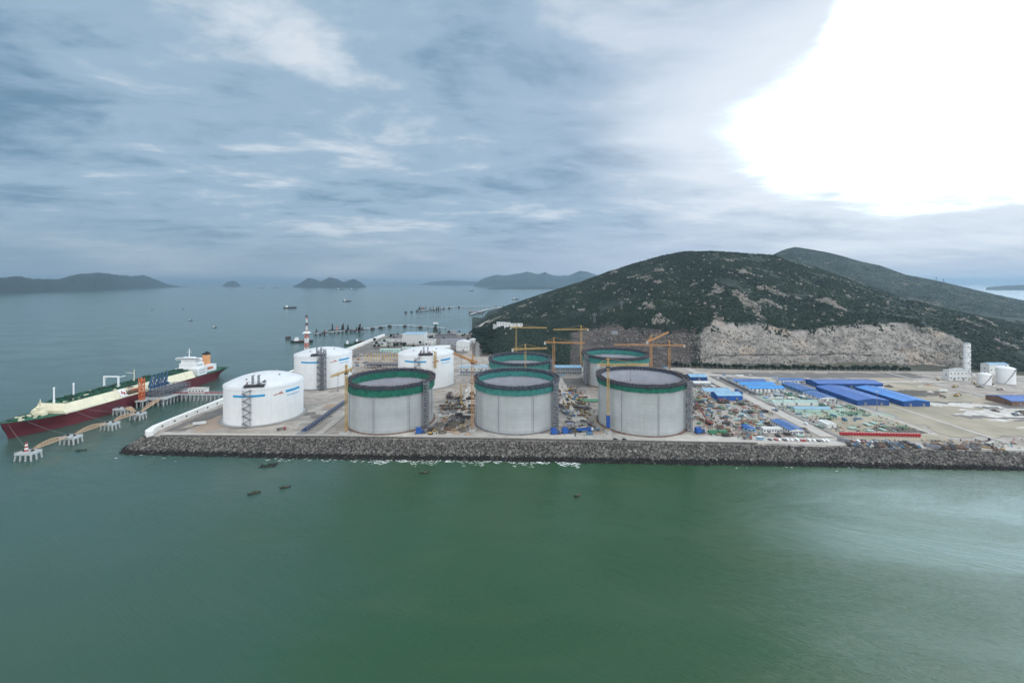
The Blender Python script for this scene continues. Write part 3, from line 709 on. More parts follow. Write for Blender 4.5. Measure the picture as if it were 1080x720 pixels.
    for i in (-1, 1):
        b = MB(); X, Y = cx + i * 3 * -math.sin(pa), cy + i * 3 * math.cos(pa); b.truss((X, Y, ztop + 5), (X, Y, ztop + 15), 1.6, 5, .3); b.bar((X, Y, ztop + 15), (X + 3, Y, ztop + 15.4), .4); b.build('davit', 'steel_grey', t)
    for q, rad in ((2.4, .45), (4.2, .3), (5.5, .62), (.8, .5)):
        b = MB(); X, Y = r * rad * math.cos(va + q), r * rad * math.sin(va + q); zz = ztop + 1.3 + math.sqrt(Rs * Rs - (r * rad) ** 2) - (Rs - hd); b.tube((X, Y, zz - .5), (X, Y, zz + 1.6), .8, 8); b.build('roof_vent', 'steel_grey', t)
    if tower:                                                     # pipe tower beside the stair
        b = MB(); ta = pa + .16; X, Y = (r + 4.5) * math.cos(ta), (r + 4.5) * math.sin(ta); b.truss((X, Y, 0), (X, Y, ztop + 14), 7.5, 14, .6)
        for i in range(5): b.tube((X - 2.4 + i * 1.2, Y - .5, 0), (X - 2.4 + i * 1.2, Y - .5, ztop + 6), .4, 6)
        for zz in range(6, ztop + 14, 6): b.box(X, Y, zz, 8, 8, .35)
        b.build('pipe_tower', 'steel_grey', t)
    if hoist is not None:
        b = MB(); X, Y = (r + 2) * math.cos(va + hoist), (r + 2) * math.sin(va + hoist); b.truss((X, Y, ztop - 16), (X, Y, ztop + 9), 2.6, 9, .5); b.bar((X, Y, ztop + 8), (X - 6, Y + 3, ztop + 9), .8); b.build('hoist_mast', 'crane_yellow', t)
    for o in t.children: pass
    return t
white_tank(-299, 505, 41.8, 'nearest white domed tank, by the seawall corner, with zigzag stair and blue stripe', stair=.42, plat=.28)
white_tank(-300, 665, 42.3, 'white domed tank with a grey pipe tower, standing behind the nearest white tank', ztop=47, zdome=57, stair=.12, plat=.2, tower=True)
white_tank(-137, 666, 43.3, 'white domed tank with a yellow hoist mast, behind the left open concrete tank', ztop=48, zdome=58, stair=.3, plat=.02, hoist=.3)
for (x_, y_, r_) in ((-299, 505, 47), (-300, 665, 47), (-137, 666, 48)): patch('tank_pad', [(x_ + r_ * math.cos(q * .0785), y_ + r_ * math.sin(q * .0785)) for q in range(80)], 'tank_pad')

def open_tank(x, y, r, H, label, band='netting_green', band_h=7.2, stair_a=.9, rr_seed=1, inner=True, ring_h=3.6):
    t = thing('concrete_tank', label, 'concrete tank', (x, y, 10.03), 0, 'open concrete tanks under construction')
    th = 1.1
    b = MB(); b.lathe([(r + 2.2, 0), (r + 2.2, 1.1), (r + .3, 1.2)], 112); b.build('base_ring', 'rust' if rr_seed % 2 else 'bundle_grey', t)
    b = MB(); b.lathe([(r, 0), (r, H - ring_h + 1), (r - th, H - ring_h + 1)], 112); b.build('wall', 'concrete', t, True)
    b = MB(); b.lathe([(r - th, H - ring_h + 1), (r - th, 1), (0, 1.01)], 112); b.build('liner', 'concrete_inner', t, True)
    va = math.atan2(-y, -x); q = random.Random(rr_seed)
    for i in range(8):                                              # shallow prestress buttresses
        a = va + .38 + i * math.pi / 4; b = MB(); c = (r + .25) * math.cos(a), (r + .25) * math.sin(a); b.box(c[0], c[1], 1.2, .8, 2.6, H - ring_h - band_h - .3, a); b.build('buttress', 'concrete', t)
        b = MB(); c = (r + .7) * math.cos(a), (r + .7) * math.sin(a); b.box(c[0], c[1], 1.4, .5, .55, H - ring_h - band_h - 1, a); b.build('cable_duct', 'steel_grey', t)
    # netting on the hanging scaffold, outside and inside
    z1 = H - ring_h; z0 = z1 - band_h; n = 96
    b = MB()
    for i in range(n):
        a0, a1 = 2 * math.pi * i / n, 2 * math.pi * (i + 1) / n; w0, w1 = q.uniform(-.25, .25), q.uniform(-.25, .25); d = q.uniform(-.25, .25)
        for rad, s in ((r + 1.5, 1), (r + 1.35, -1)):
            P = [((rad + w) * math.cos(a), (rad + w) * math.sin(a), zz) for a, w, zz in ((a0, w0, z0 + d), (a1, w0, z0 + d), (a1, w0, z1), (a0, w0, z1))]
            b.add(P, [(0, 1, 2, 3)] if s > 0 else [(3, 2, 1, 0)])
    b.build('safety_netting', band, t)
    b = MB()
    for i in range(n):
        a0, a1 = 2 * math.pi * i / n, 2 * math.pi * (i + 1) / n; d = q.uniform(-.3, .3); rad = r - th - 1.2
        b.add([(rad * math.cos(a), rad * math.sin(a), zz) for a, zz in ((a1, z0 + d), (a0, z0 + d), (a0, z1 + 1), (a1, z1 + 1))], [(0, 1, 2, 3)])
    if inner: b.build('inner_netting', band, t)
    # climbing formwork: two dark rings, brackets and rails
    b = MB()
    for i in range(72):
        a0, a1 = 2 * math.pi * i / 72 + .004, 2 * math.pi * (i + 1) / 72 - .004; h0, h1 = q.uniform(-.2, .15), q.uniform(-.3, .3)
        for ro, ri in ((r + 2.6, r + 1.7), (r - th - .9, r - th - 1.6)):
            P = [(rad * math.cos(a), rad * math.sin(a), zz) for zz in (z1 + h0 + .4, H + h1) for rad, a in ((ri, a0), (ro, a0), (ro, a1), (ri, a1))]
            b.add(P, [(3, 2, 1, 0), (4, 5, 6, 7), (0, 1, 5, 4), (1, 2, 6, 5), (2, 3, 7, 6), (3, 0, 4, 7)])
    b.build('climbing_formwork', 'formwork', t)
    b = MB()
    b.lathe([(r - th - 1.7, z1 + 2.2), (r + 2.6, z1 + 2.2), (r + 2.6, z1 + 2.5)], 96); b.build('work_deck', 'bundle_dark', t)
    b = MB()
    for i in range(140):
        a = 2 * math.pi * i / 140 + q.uniform(-.01, .01); rad = q.choice([r + 2.7, r + 2.7, r - th - 1.7]); b.bar((rad * math.cos(a), rad * math.sin(a), z1 + 1.5), (rad * math.cos(a), rad * math.sin(a), H + q.uniform(1.2, 2.4)), .22)
    b.lathe([(r + 2.6, H + .9), (r + 2.8, H + .9), (r + 2.8, H + 1.1)], 96); b.lathe([(r - th - 1.8, H + .9), (r - th - 1.6, H + .9), (r - th - 1.6, H + 1.1)], 96); b.build('guard_rail', 'rust' if rr_seed % 2 else 'steel_grey', t)
    # access tower
    a = va + stair_a; b = MB(); X, Y = (r + 4.6) * math.cos(a), (r + 4.6) * math.sin(a); b.truss((X, Y, 0), (X, Y, H + 1), 5, 16, .5)
    for zz in range(3, int(H), 3): b.box(X, Y, zz, 4.8, 4.8, .3, a)
    for i in range(int(H // 3)): s = 1 if i % 2 else -1; b.bar((X - s * 2, Y, 3 * i), (X + s * 2, Y, 3 * i + 3), 1.2, .3)
    b.build('access_tower', 'steel_grey', t)
    return t
open_tank(-140, 486, 47.5, 50.5, 'left open concrete tank of the front row, green netting under a dark rim', stair_a=.78, rr_seed=1)
open_tank(5, 485, 47.4, 51, 'middle open concrete tank of the front row, faded green netting below the rim', band='netting_teal', stair_a=.98, rr_seed=2, band_h=6.2)
open_tank(148, 480, 47.9, 54, 'right open concrete tank of the front row, with a yellow crane mast against its wall', stair_a=1.25, rr_seed=3, band_h=4.6, inner=False)
open_tank(14, 667, 49.1, 40, 'low open concrete tank directly behind the middle front tank', band='netting_teal', stair_a=1.1, rr_seed=4, band_h=9)
open_tank(167, 674, 51.2, 47, 'open concrete tank behind the right front tank, below the hill', band='netting_teal', stair_a=-.9, rr_seed=5, band_h=7)

# ================================================================== TOWER CRANES
def tower_crane(x, y, ztop, ja, jl, cl, label, m='crane_yellow', mw=2.1, luff=0., blue=False):
    """jib bearing ja (radians from +x), jib length jl, counter jib cl, luff = rise of the jib"""
    t = thing('tower_crane', label, 'tower crane', (x, y, 10.03), 0, 'yellow tower cranes around the open tanks'); h = ztop - 10
    b = MB(); b.box(0, 0, 0, 7, 7, 1.2); b.build('footing', 'pile_concrete', t)
    b = MB(); b.truss((0, 0, 1.2), (0, 0, h - 2), mw, int(h / 3), .27); b.build('mast', m, t)
    if blue: b = MB(); b.truss((0, 0, 5), (0, 0, 18), mw + .5, 4, .8); b.box(0, 0, 5, mw + .3, mw + .3, 12); b.build('climbing_frame', 'tarp_blue', t)
    c, s = math.cos(ja), math.sin(ja)
    b = MB(); b.lathe([(0, h - 2), (2.2, h - 2), (2.2, h - .4), (0, h - .4)], 12); b.build('slew_ring', 'steel_dark', t)
    b = MB(); b.box(c * 1 - s * 2.2, s * 1 + c * 2.2, h - .3, 2.6, 1.9, 2.6, ja); cb = b.build('cab', m, t)
    b = MB(); b.box(c * 2.32 - s * 2.2, s * 2.32 + c * 2.2, h + .6, .1, 1.6, 1.3, ja); b.build('cab_window', 'glass_dark', cb)
    ht = h + 1; tip = (c * jl, s * jl, ht + luff)
    b = MB(); b.truss((c * 1.5, s * 1.5, ht), tip, 1.7, max(4, int(jl / 3.5)), .36); jb = b.build('jib', m, t)
    b = MB(); b.truss((-c * 1.5, -s * 1.5, ht), (-c * cl, -s * cl, ht), 2.0, max(2, int(cl / 4)), .4); b.build('counter_jib', m, t)
    b = MB(); b.box(-c * (cl - 1.5), -s * (cl - 1.5), ht - 3.2, 2.6, 2.4, 3.4, ja); b.build('counterweight', 'pile_concrete', t)
    ap = (0, 0, h + 8); b = MB(); b.truss((0, 0, h - .4), ap, 1.4, 3, .45); b.build('tower_head', m, t)
    b = MB(); b.bar(ap, (c * jl * .72, s * jl * .72, ht + luff * .72 + .9), .25); b.bar(ap, (-c * (cl - 2), -s * (cl - 2), ht + 1), .25); b.build('tie_bars', m, t)
    k = .55; b = MB(); b.box(c * jl * k, s * jl * k, ht + luff * k - 1.8, 1.6, 1.6, .7, ja); tr = b.build('trolley', 'steel_dark', jb)
    b = MB(); b.bar((c * jl * k, s * jl * k, ht + luff * k - 16), (c * jl * k, s * jl * k, ht + luff * k - 1.8), .18); b.box(c * jl * k, s * jl * k, ht + luff * k - 17.4, .9, .9, 1.4); b.build('hook', 'steel_dark', tr)
    return t
tower_crane(-176, 443, 75, R(258), 26, 12, 'slim yellow tower crane at the left front foot of the left open tank')
tower_crane(-42.6, 452, 84, R(119), 58, 14, 'thick yellow tower crane between the left and middle open tanks', 'crane_orange', 2.8)
tower_crane(103, 447, 81, R(2), 44, 12, 'yellow tower crane with a blue climbing frame at the right open tank', blue=True)
tower_crane(200, 600, 86, R(53), 82, 18, 'orange tower crane right behind the right front tank, jib raised', 'crane_orange', 2.8, 4)
tower_crane(264, 700, 64, R(176), 92, 26, 'orange tower crane farthest right, by the access road', 'crane_orange', 2.7)
tower_crane(126, 760, 84, R(186), 52, 14, 'yellow tower crane behind the rear tanks, second from the left against the hill', 'crane_yellow', 3)
tower_crane(8, 790, 84, R(-4), 58, 12, 'leftmost yellow tower crane standing behind the low open tank')
tower_crane(19, 592, 75, R(12), 32, 20, 'yellow tower crane in front of the low rear tank, behind the middle front tank')
tower_crane(60, 600, 83, R(-8), 44, 14, 'thick yellow tower crane in the gap between middle and right tanks', 'crane_orange', 3.1)

# ================================================================== GAS CARRIER SHIP
sh = thing('gas_carrier', 'long dark red gas carrier with cream trunk deck, moored at the jetty', 'ship', (-548, 447, 0), -.036)
ys = [0, 4, 9, 16, 26, 40, 58, 80, 120, 180, 240, 268, 288, 303, 312, 318]
bd = [.6, 5, 9.5, 14, 18.5, 22, 24.2, 25, 25, 25, 25, 24.6, 23.6, 22, 20.5, 19]
bw = [0, 0, 1.2, 4, 8.5, 14.5, 20.5, 24, 25, 25, 24.6, 21.5, 16.5, 10.5, 6, 3.2]
def dk(yv): return 16 + max(0, (60 - yv) / 60) ** 2 * 3.2
zs = [(-1.5, 0), (0, .02), (4, .16), (8, .4), (12, .7), (1e9, 1)]
b = MB(); rowsP = []
for i, yv in enumerate(ys):
    row = []
    for zz, u in zs:
        z_ = dk(yv) if zz > 1e6 else zz; hb = bw[i] + (bd[i] - bw[i]) * u ** 1.3; yy = yv + max(0, (1 - u)) * 6.5 * max(0, 1 - yv / 20) - max(0, 1 - u) * 5 * max(0, (yv - 303) / 15)
        row.append((hb, yy, z_))
    rowsP.append(row)
nz = len(zs); P = [(s * h_, yy, zz) for s in (1, -1) for row in rowsP for (h_, yy, zz) in row]; N_ = len(ys) * nz; fs = []
for s in (0, 1):
    for i in range(len(ys) - 1):
        for j in range(nz - 1):
            q = [s * N_ + i * nz + j, s * N_ + (i + 1) * nz + j, s * N_ + (i + 1) * nz + j + 1, s * N_ + i * nz + j + 1]; fs.append(tuple(q if s == 0 else reversed(q)))
fs += [tuple([(len(ys) - 1) * nz + j, N_ + (len(ys) - 1) * nz + j, N_ + (len(ys) - 1) * nz + j + 1, (len(ys) - 1) * nz + j + 1]) for j in range(nz - 1)]
b.add(P, fs); b.build('hull', 'hull_red', sh, True)
b = MB(); P = [(s * (h_ - .2), yy, dk(yy) - .35) for h_, yy in zip(bd, ys) for s in (1, -1)]; b.add(P, [(2 * i, 2 * i + 2, 2 * i + 3, 2 * i + 1) for i in range(len(ys) - 1)]); b.build('deck', 'deck_green', sh)
b = MB()                                                          # bulwark rail round the bow
for i in range(7):
    for s in (1, -1):
        b.bar((s * (bd[i] - .3), ys[i], dk(ys[i]) + 1), (s * (bd[i + 1] - .3), ys[i + 1], dk(ys[i + 1]) + 1), .2); b.bar((s * (bd[i] - .3), ys[i], dk(ys[i]) - .3), (s * (bd[i] - .3), ys[i], dk(ys[i]) + 1), .2)
b.build('bow_rail', 'deck_green', sh)
tb, tt, tz = 22.5, 15.5, 26.5
seg = [(44, 50), (50, 92), (92.4, 138), (138.4, 186), (186.4, 236)]
for i, (y0, y1) in enumerate(seg):
    b = MB(); k0 = .35 if i == 0 else 1
    def rng(yv, k): return [(-tb, yv, 15.6), (tb, yv, 15.6), (tb - (tb - tt) * k, yv, 15.6 + (tz - 15.6) * k), (-tb + (tb - tt) * k, yv, 15.6 + (tz - 15.6) * k)]
    b.add(rng(y0, k0) + rng(y1, 1), [(0, 1, 2, 3), (7, 6, 5, 4), (1, 5, 6, 2), (4, 0, 3, 7), (3, 2, 6, 7)]); tk = b.build('trunk', 'cream', sh)
    if i: b = MB(); b.box(0, (y0 + y1) / 2, tz, 2 * tt - 1, y1 - y0 - .6, .25); b.build('trunk_deck', 'deck_green', tk)
q = random.Random(3)
for xx in (-12, -9, -6, 6, 9, 12):
    b = MB(); b.tube((xx, 54, tz + 1.6), (xx, 234, tz + 1.6), .45, 6)
    for yv in range(56, 234, 8): b.bar((xx, yv, tz + .2), (xx, yv, tz + 1.4), .35)
    b.build('cargo_pipe', 'dark_green' if abs(xx) > 6 else 'deck_green', sh)
for yv in (70, 110, 148, 176, 206, 226):
    b = MB(); b.box(q.uniform(-3, 3), yv, tz + .25, 9, 7, q.uniform(3, 5)); b.box(0, yv + 5, tz + .25, 4, 3, 3.5); b.tube((3, yv - 3, tz + .2), (3, yv - 3, tz + 7), .5, 6); b.build('tank_dome', 'dark_green', sh)
for i in range(70):
    b = MB(); b.box(q.uniform(-14, 14), q.uniform(54, 234), tz + .25, q.uniform(1, 3), q.uniform(1, 5), q.uniform(1, 2.6)); b.build('deck_fitting', q.choice(['dark_green', 'deck_green', 'cream', 'black']), sh)
for i in range(22):
    b = MB(); yv = q.uniform(8, 42); b.box(q.uniform(-1, 1) * (8 if yv < 20 else 15), yv, dk(yv) - .2, q.uniform(1, 3), q.uniform(1, 3), q.uniform(.8, 2.2)); b.build('mooring_winch', q.choice(['dark_green', 'deck_green', 'cream']), sh)
b = MB(); b.box(0, 36, 16.5, 12, 6, 4); b.box(0, 36.5, 20.5, 6, 4, 5); b.tube((0, 36.5, 25.5), (0, 36.5, 35), .8, 8, .4); b.bar((-2.5, 36.5, 31), (2.5, 36.5, 31), .4); b.box(0, 35, 29, 1.6, 1.6, 1); b.build('foremast', 'cream', sh)
for yv in (50.5, 72):
    b = MB(); b.tube((0, yv, tz), (0, yv, tz + 4), 1.1, 10); b.tube((0, yv, tz + 4), (0, yv, 44), .75, 10); b.tube((0, yv, 44), (0, yv, 45.2), 1.2, 10, .7); b.build('vent_mast', 'ship_white', sh)
b = MB()
for xx in (-13, 7): b.bar((xx, 122, tz), (xx, 122, 42), 1.5)
b.bar((-13.6, 122, 42), (7.6, 122, 42), 1.6); b.bar((7, 122, 41), (7, 132, 41), .8); b.bar((-13, 122, 36), (-9, 122, 42), .6); b.build('gantry_frame', 'ship_white', sh)
b = MB(); b.tube((2, 150, tz), (2, 150, 46), .7, 8, .4); b.bar((2, 150, 41), (2, 138, 44), .7); b.build('deck_crane', 'cream', sh)
b = MB()                                                           # emblem panel on the trunk side: white square with a red mark
b.add([(tb - .05, 112, 16.9), (tb - .05, 121, 16.9), (tt + .35, 121, 26.2), (tt + .35, 112, 26.2)], [(0, 1, 2, 3)]); pn = b.build('emblem_panel', 'ship_white', sh, loc=(.12, 0, 0))
b = MB()
for u0, u1, v0, v1 in ((.2, .8, .42, .58), (.3, .5, .58, .8), (.5, .7, .2, .42)):
    f_ = lambda u, v: (tb - .05 - (tb - tt - .4) * v + .12, 112 + 9 * u, 16.9 + 9.3 * v)
    b.add([f_(u0, v0), f_(u1, v0), f_(u1, v1), f_(u0, v1)], [(0, 1, 2, 3)])
b.build('emblem', 'lighthouse_red', pn)
b = MB(); b.box(0, 128, 26.2, 44, 3, .9); b.box(19, 128, 16, 5, 16, 5); b.box(-19, 128, 16, 5, 16, 5)
for i in range(5):
    for s in (1, -1): b.tube((s * 15, 122 + i * 3, 23), (s * 23, 122 + i * 3, 22), .5, 6)
b.build('manifold', 'rust', sh)
# stern house
b = MB(); b.box(0, 254, 15.6, 38, 20, 12); b.box(0, 255, 27.6, 30, 16, 8); b.box(0, 255, 35.6, 26, 13, 6); hs = b.build('deckhouse', 'ship_white', sh)
b = MB(); b.box(0, 249.5, 41.6, 42, 5.5, 3.0); b.box(0, 250, 44.6, 18, 6, 1.4); br = b.build('bridge', 'ship_white', hs)
b = MB(); b.box(0, 246.7, 42.8, 40, .15, 1.1); b.build('bridge_windows', 'glass_dark', br)
for zz in (19, 23, 31, 38):
    for i in range(6):
        yv = 249 + i * 2.2; hw = 19 if zz < 27 else 15 if zz < 35 else 13
        b = MB(); b.box(hw + .06, yv, zz, .12, 1.3, 1.3); b.build('porthole', 'glass_dark', hs)
b = MB(); b.tube((0, 250, 45.6), (0, 250, 60), .8, 8, .4); b.bar((-4, 250, 54), (4, 250, 54), .5); b.bar((-2.6, 250, 57), (2.6, 250, 57), .4); b.build('radar_mast', 'ship_white', hs)
b = MB(); b.box(0, 284, 15.6, 24, 22, 11); b.build('engine_casing', 'ship_white', sh)
b = MB(); b.box(0, 287, 26.6, 7.5, 9, 17); fn = b.build('funnel', 'funnel_orange', sh)
b = MB(); b.box(0, 287, 43.6, 7.8, 9.3, 3.0); 
for xx in (-3, 0, 3): b.tube((xx * .7, 288, 46.6), (xx * .7, 288, 49), .7, 8)
b.build('funnel_top', 'black', fn)
for s in (1, -1):
    b = MB(); b.box(s * 19, 272, 22, 3.2, 9, 3); b.build('lifeboat', 'tower_orange', sh)
    b = MB(); b.box(s * 21, 300, 15.6, 3, 6, 3); b.build('mooring_winch', 'deck_green', sh)

# ================================================================== BERTH: JETTY, ARMS, DOLPHINS
jt = thing('loading_jetty', 'piled concrete loading jetty running from the seawall out to the red ship', 'jetty', (-450, 606, 0))
b = MB(); b.box(0, 0, 8.2, 126, 12, 1.6); dkk = b.build('trestle_deck', 'pile_concrete', jt)
b = MB(); b.box(-46, -2, 8.2, 34, 58, 1.9); b.build('platform_deck', 'pile_concrete', jt)
pl = MB(); pl.tube((0, 0, -2), (0, 0, 8.2), .95, 10); pile0 = None
spots = [(xx, yy) for xx in range(-26, 62, 6) for yy in (-4.6, 4.6)] + [(xx, yy) for xx in (-60, -53, -46, -39, -32) for yy in range(-29, 26, 6)]
for i, (xx, yy) in enumerate(spots):
    if pile0 is None: pile0 = pl.build('pile', 'pile_concrete', jt); pile0.location = (xx, yy, 0)
    else: part_copy(pile0, jt, (xx, yy, 0))
for i in range(4):
    b = MB(); b.tube((-40, -3.6 + i * 1.1, 11.3), (62, -3.6 + i * 1.1, 11.3), .48, 8)
    for xx in range(-38, 62, 9): b.bar((xx, -3.6 + i * 1.1, 9.8), (xx, -3.6 + i * 1.1, 11), .4)
    b.build('pipeline', 'red_pipe' if i < 2 else 'steel_grey', jt)
b = MB()
for xx in range(-60, -30, 5):
    for yy in range(-26, 24, 8):
        b.bar((xx, yy, 10), (xx, yy, 21), .5)
for zz in (13.5, 17, 21):
    for xx in range(-60, -30, 5): b.bar((xx, -26, zz), (xx, 22, zz), .4)
    for yy in range(-26, 24, 8): b.bar((-60, yy, zz), (-35, yy, zz), .4)
for i in range(5): b.tube((-58 + i * 4, -25, 15), (-58 + i * 4, 22, 15), .6, 6)
b.build('pipe_rack', 'steel_grey', jt)
b = MB(); b.box(-47, 0, 16.9, 24, 44, .4); b.build('rack_deck', 'steel_dark', jt)
b = MB()
for s in (-5.8, 5.8):
    b.bar((-28, s, 10.9), (63, s, 10.9), .15)
    for xx in range(-28, 64, 4): b.bar((xx, s, 9.8), (xx, s, 10.9), .15)
b.build('handrail', 'steel_grey', jt)
jh = thing('jetty_building', 'white flat roofed control building standing on the jetty trestle', 'building', (-456, 607, 9.8))
b = MB(); b.box(0, 0, 0, 24, 9, 6.6); b.build('wall', 'cabin_white', jh); b = MB(); b.box(0, 0, 6.6, 25, 10, .6); b.build('roof', 'pale_concrete', jh)
w0 = None
for i in range(5):
    if w0 is None: b = MB(); b.box(0, 0, 0, 2, .12, 1.6); w0 = b.build('window', 'glass_dark', jh); w0.location = (-9 + i * 4.5, -4.55, 3)
    else: part_copy(w0, jh, (-9 + i * 4.5, -4.55, 3))
def loading_arm(x, y):
    t = thing('marine_loader', 'blue folded loading arm on the jetty head', 'loading arm', (x, y, 10.1), 0, 'blue loading arms on the jetty head')
    b = MB(); b.tube((0, 0, 0), (0, 0, 16), 1.0, 8); b.box(0, 0, 0, 3, 3, 1); b.build('riser', 'arm_blue', t)
    b = MB(); b.bar((0, 0, 15), (1.5, 2, 30), 1.3); b.bar((2, 0, 12), (1.5, 2, 30), .5); b.build('inboard_arm', 'arm_blue', t)
    b = MB(); b.bar((1.5, 2, 30), (-3, 1, 15), 1.1); b.tube((-3, 1, 12), (-3, 1, 15), .9, 8); b.build('outboard_arm', 'arm_blue', t)
    b = MB(); b.box(2.6, .3, 11, 3.2, 2.2, 3.6); b.lathe([(.2, 14), (2, 14), (2, 14.8), (.2, 14.8)], 12, 0, 0); b.build('counterweight', 'arm_blue', t)
    return t
la = loading_arm(-508, 586)
la['_used'] = 1
la['label'] = 'blue folded loading arm nearest the orange gangway tower'
for i in range(1, 5):
    o = place(la, (-508, 586 + i * 6.5, 10.1), .2 * (i % 2), ['', 'blue folded loading arm, second from the orange gangway tower', 'middle one of five blue loading arms on the jetty head', 'blue loading arm fourth from the orange tower, beside the farthest one', 'blue loading arm farthest from the orange gangway tower'][i])
gt = thing('gangway_tower', 'tall orange gangway tower at the end of the jetty beside the ship', 'tower', (-506, 570, 0))
b = MB(); b.box(0, 0, 8.2, 11, 9, 1.6); b.build('base', 'pile_concrete', gt)
for xx in (-4, 4):
    for yy in (-3, 3): b = MB(); b.tube((xx, yy, -2), (xx, yy, 8.2), .8, 8); b.build('pile', 'pile_concrete', gt)
b = MB(); b.truss((0, 0, 9.8), (0, 0, 40), 4.4, 8, .6)
for zz in range(12, 40, 4): b.box(0, 0, zz, 4.6, 4.6, 1.0)
b.build('tower', 'tower_orange', gt); b = MB(); b.truss((-3, 0, 26), (-14, 0, 24), 1.6, 4, .4); b.build('gangway', 'tower_orange', gt)
def dolphin(x, y, w_, d_, label, beacon=False):
    t = thing('mooring_dolphin', label, 'mooring dolphin', (x, y, 0), 0, 'piled dolphins along the ship')
    b = MB(); b.box(0, 0, 5.6, w_, d_, 2.2); b.build('cap', 'pile_concrete', t)
    nx = max(2, int(w_ / 4.5)); ny = max(2, int(d_ / 4.5)); p0 = None
    for i in range(nx + 1):
        for j in range(ny + 1):
            if 0 < i < nx and 0 < j < ny: continue
            xx, yy = (i / nx - .5) * (w_ - 1.6), (j / ny - .5) * (d_ - 1.6)
            b = MB(); b.tube((xx * 1.12, yy * 1.12, -2), (xx, yy, 5.6), .7, 8); b.build('pile', 'pile_concrete', t)
    for xx in (-w_ * .25, w_ * .25): b = MB(); b.box(xx, 0, 7.8, 1.6, 2, 1.4); b.build('mooring_hook', 'black', t)
    b = MB()
    for a_, c_ in (((-w_ / 2, -d_ / 2), (w_ / 2, -d_ / 2)), ((w_ / 2, -d_ / 2), (w_ / 2, d_ / 2)), ((w_ / 2, d_ / 2), (-w_ / 2, d_ / 2)), ((-w_ / 2, d_ / 2), (-w_ / 2, -d_ / 2))):
        b.bar(a_ + (8.9,), c_ + (8.9,), .14); b.bar(a_ + (7.8,), a_ + (8.9,), .14)
    b.build('rail', 'steel_grey', t)
    return t
DL = [(-466, 402, 16, 10), (-467, 442, 15, 10), (-466, 484, 14, 10), (-466, 520, 13, 10), (-505, 540, 16, 9)]
DN = ['piled dolphin carrying the red and white beacon, outermost of the row', 'piled dolphin next in line inshore of the beacon dolphin', 'middle dolphin of the row, third from the red and white beacon', 'piled dolphin nearest the jetty on the catwalk line', 'breasting dolphin tight against the red hull near the orange tower']
for (a, c, d, e), l_ in zip(DL, DN): dolphin(a, c, d, e, l_)
bc = thing('beacon', 'small red and white banded beacon on the outermost dolphin', 'beacon', (-468, 402, 7.8))
for i in range(5):
    b = MB(); b.lathe([(0, i * 1.7), (1.5 - i * .14, i * 1.7), (1.36 - i * .14, i * 1.7 + 1.7), (0, i * 1.7 + 1.7)], 12); b.build('band', 'lighthouse_red' if i % 2 == 0 else 'ship_white', bc, True)
b = MB(); b.lathe([(0, 8.5), (.5, 8.5), (.5, 9.6), (0, 10.2)], 8); b.build('lantern', 'glass_dark', bc)
def catwalk(p, q_, label):
    p, q_ = Vector(p), Vector(q_); o = thing('catwalk', label, 'catwalk', p, 0, 'arched catwalks between the dolphins'); d = q_ - p; n = 10
    b = MB(); b.bar((0, 0, 0), d, 2.0, .4); b.build('walkway', 'catwalk', o)
    b = MB(); sx = Vector((-d.y, d.x, 0)).normalized() * 1.1
    for s in (1, -1):
        pr = None
        for i in range(n + 1):
            u = i / n; k_ = d * u + sx * s; top = k_ + Vector((0, 0, .8 + 3.2 * math.sin(math.pi * u)))
            b.bar(k_, top, .25)
            if pr: b.bar(pr[1], top, .35); b.bar(pr[0], top, .2)
            pr = (k_, top)
    b.build('arch_truss', 'catwalk', o)
catwalk((-466, 407, 8), (-467, 437, 8), 'arched catwalk leading from the beacon dolphin to the next dolphin')
catwalk((-467, 447, 8), (-466, 479, 8), 'arched catwalk between second and third dolphins from the beacon')
catwalk((-466, 489, 8), (-466, 515, 8), 'arched catwalk between third and fourth dolphins from the beacon')
catwalk((-472, 522, 8), (-498, 538, 8), 'catwalk crossing from the dolphin line to the breasting dolphin by the hull')
catwalk((-466, 525, 8), (-486, 577, 9), 'catwalk joining the dolphin line to the jetty head')

for i, (p, q_, lb) in enumerate((((-466, 402, 8.6), (-546, 452, 17), 'mooring line from the beacon dolphin to the bow'), ((-467, 442, 8.6), (-538, 462, 17), 'mooring line from the second dolphin to the bow'), ((-466, 484, 8.6), (-523, 500, 16), 'mooring line from the middle dolphin to the hull'), ((-466, 520, 8.6), (-519, 508, 16), 'mooring line from the dolphin nearest the jetty to the hull'))):
    p, q_ = Vector(p), Vector(q_); b = MB(); pr = p
    for k_ in range(1, 9):
        u = k_ / 8; c_ = p.lerp(q_, u) - Vector((0, 0, 4 * u * (1 - u) * 1.5)); b.bar(pr - p, c_ - p, .16); pr = c_
    tag(b.build('mooring_line', 'steel_grey', None, loc=p), lb, 'rope', 'mooring lines of the ship')
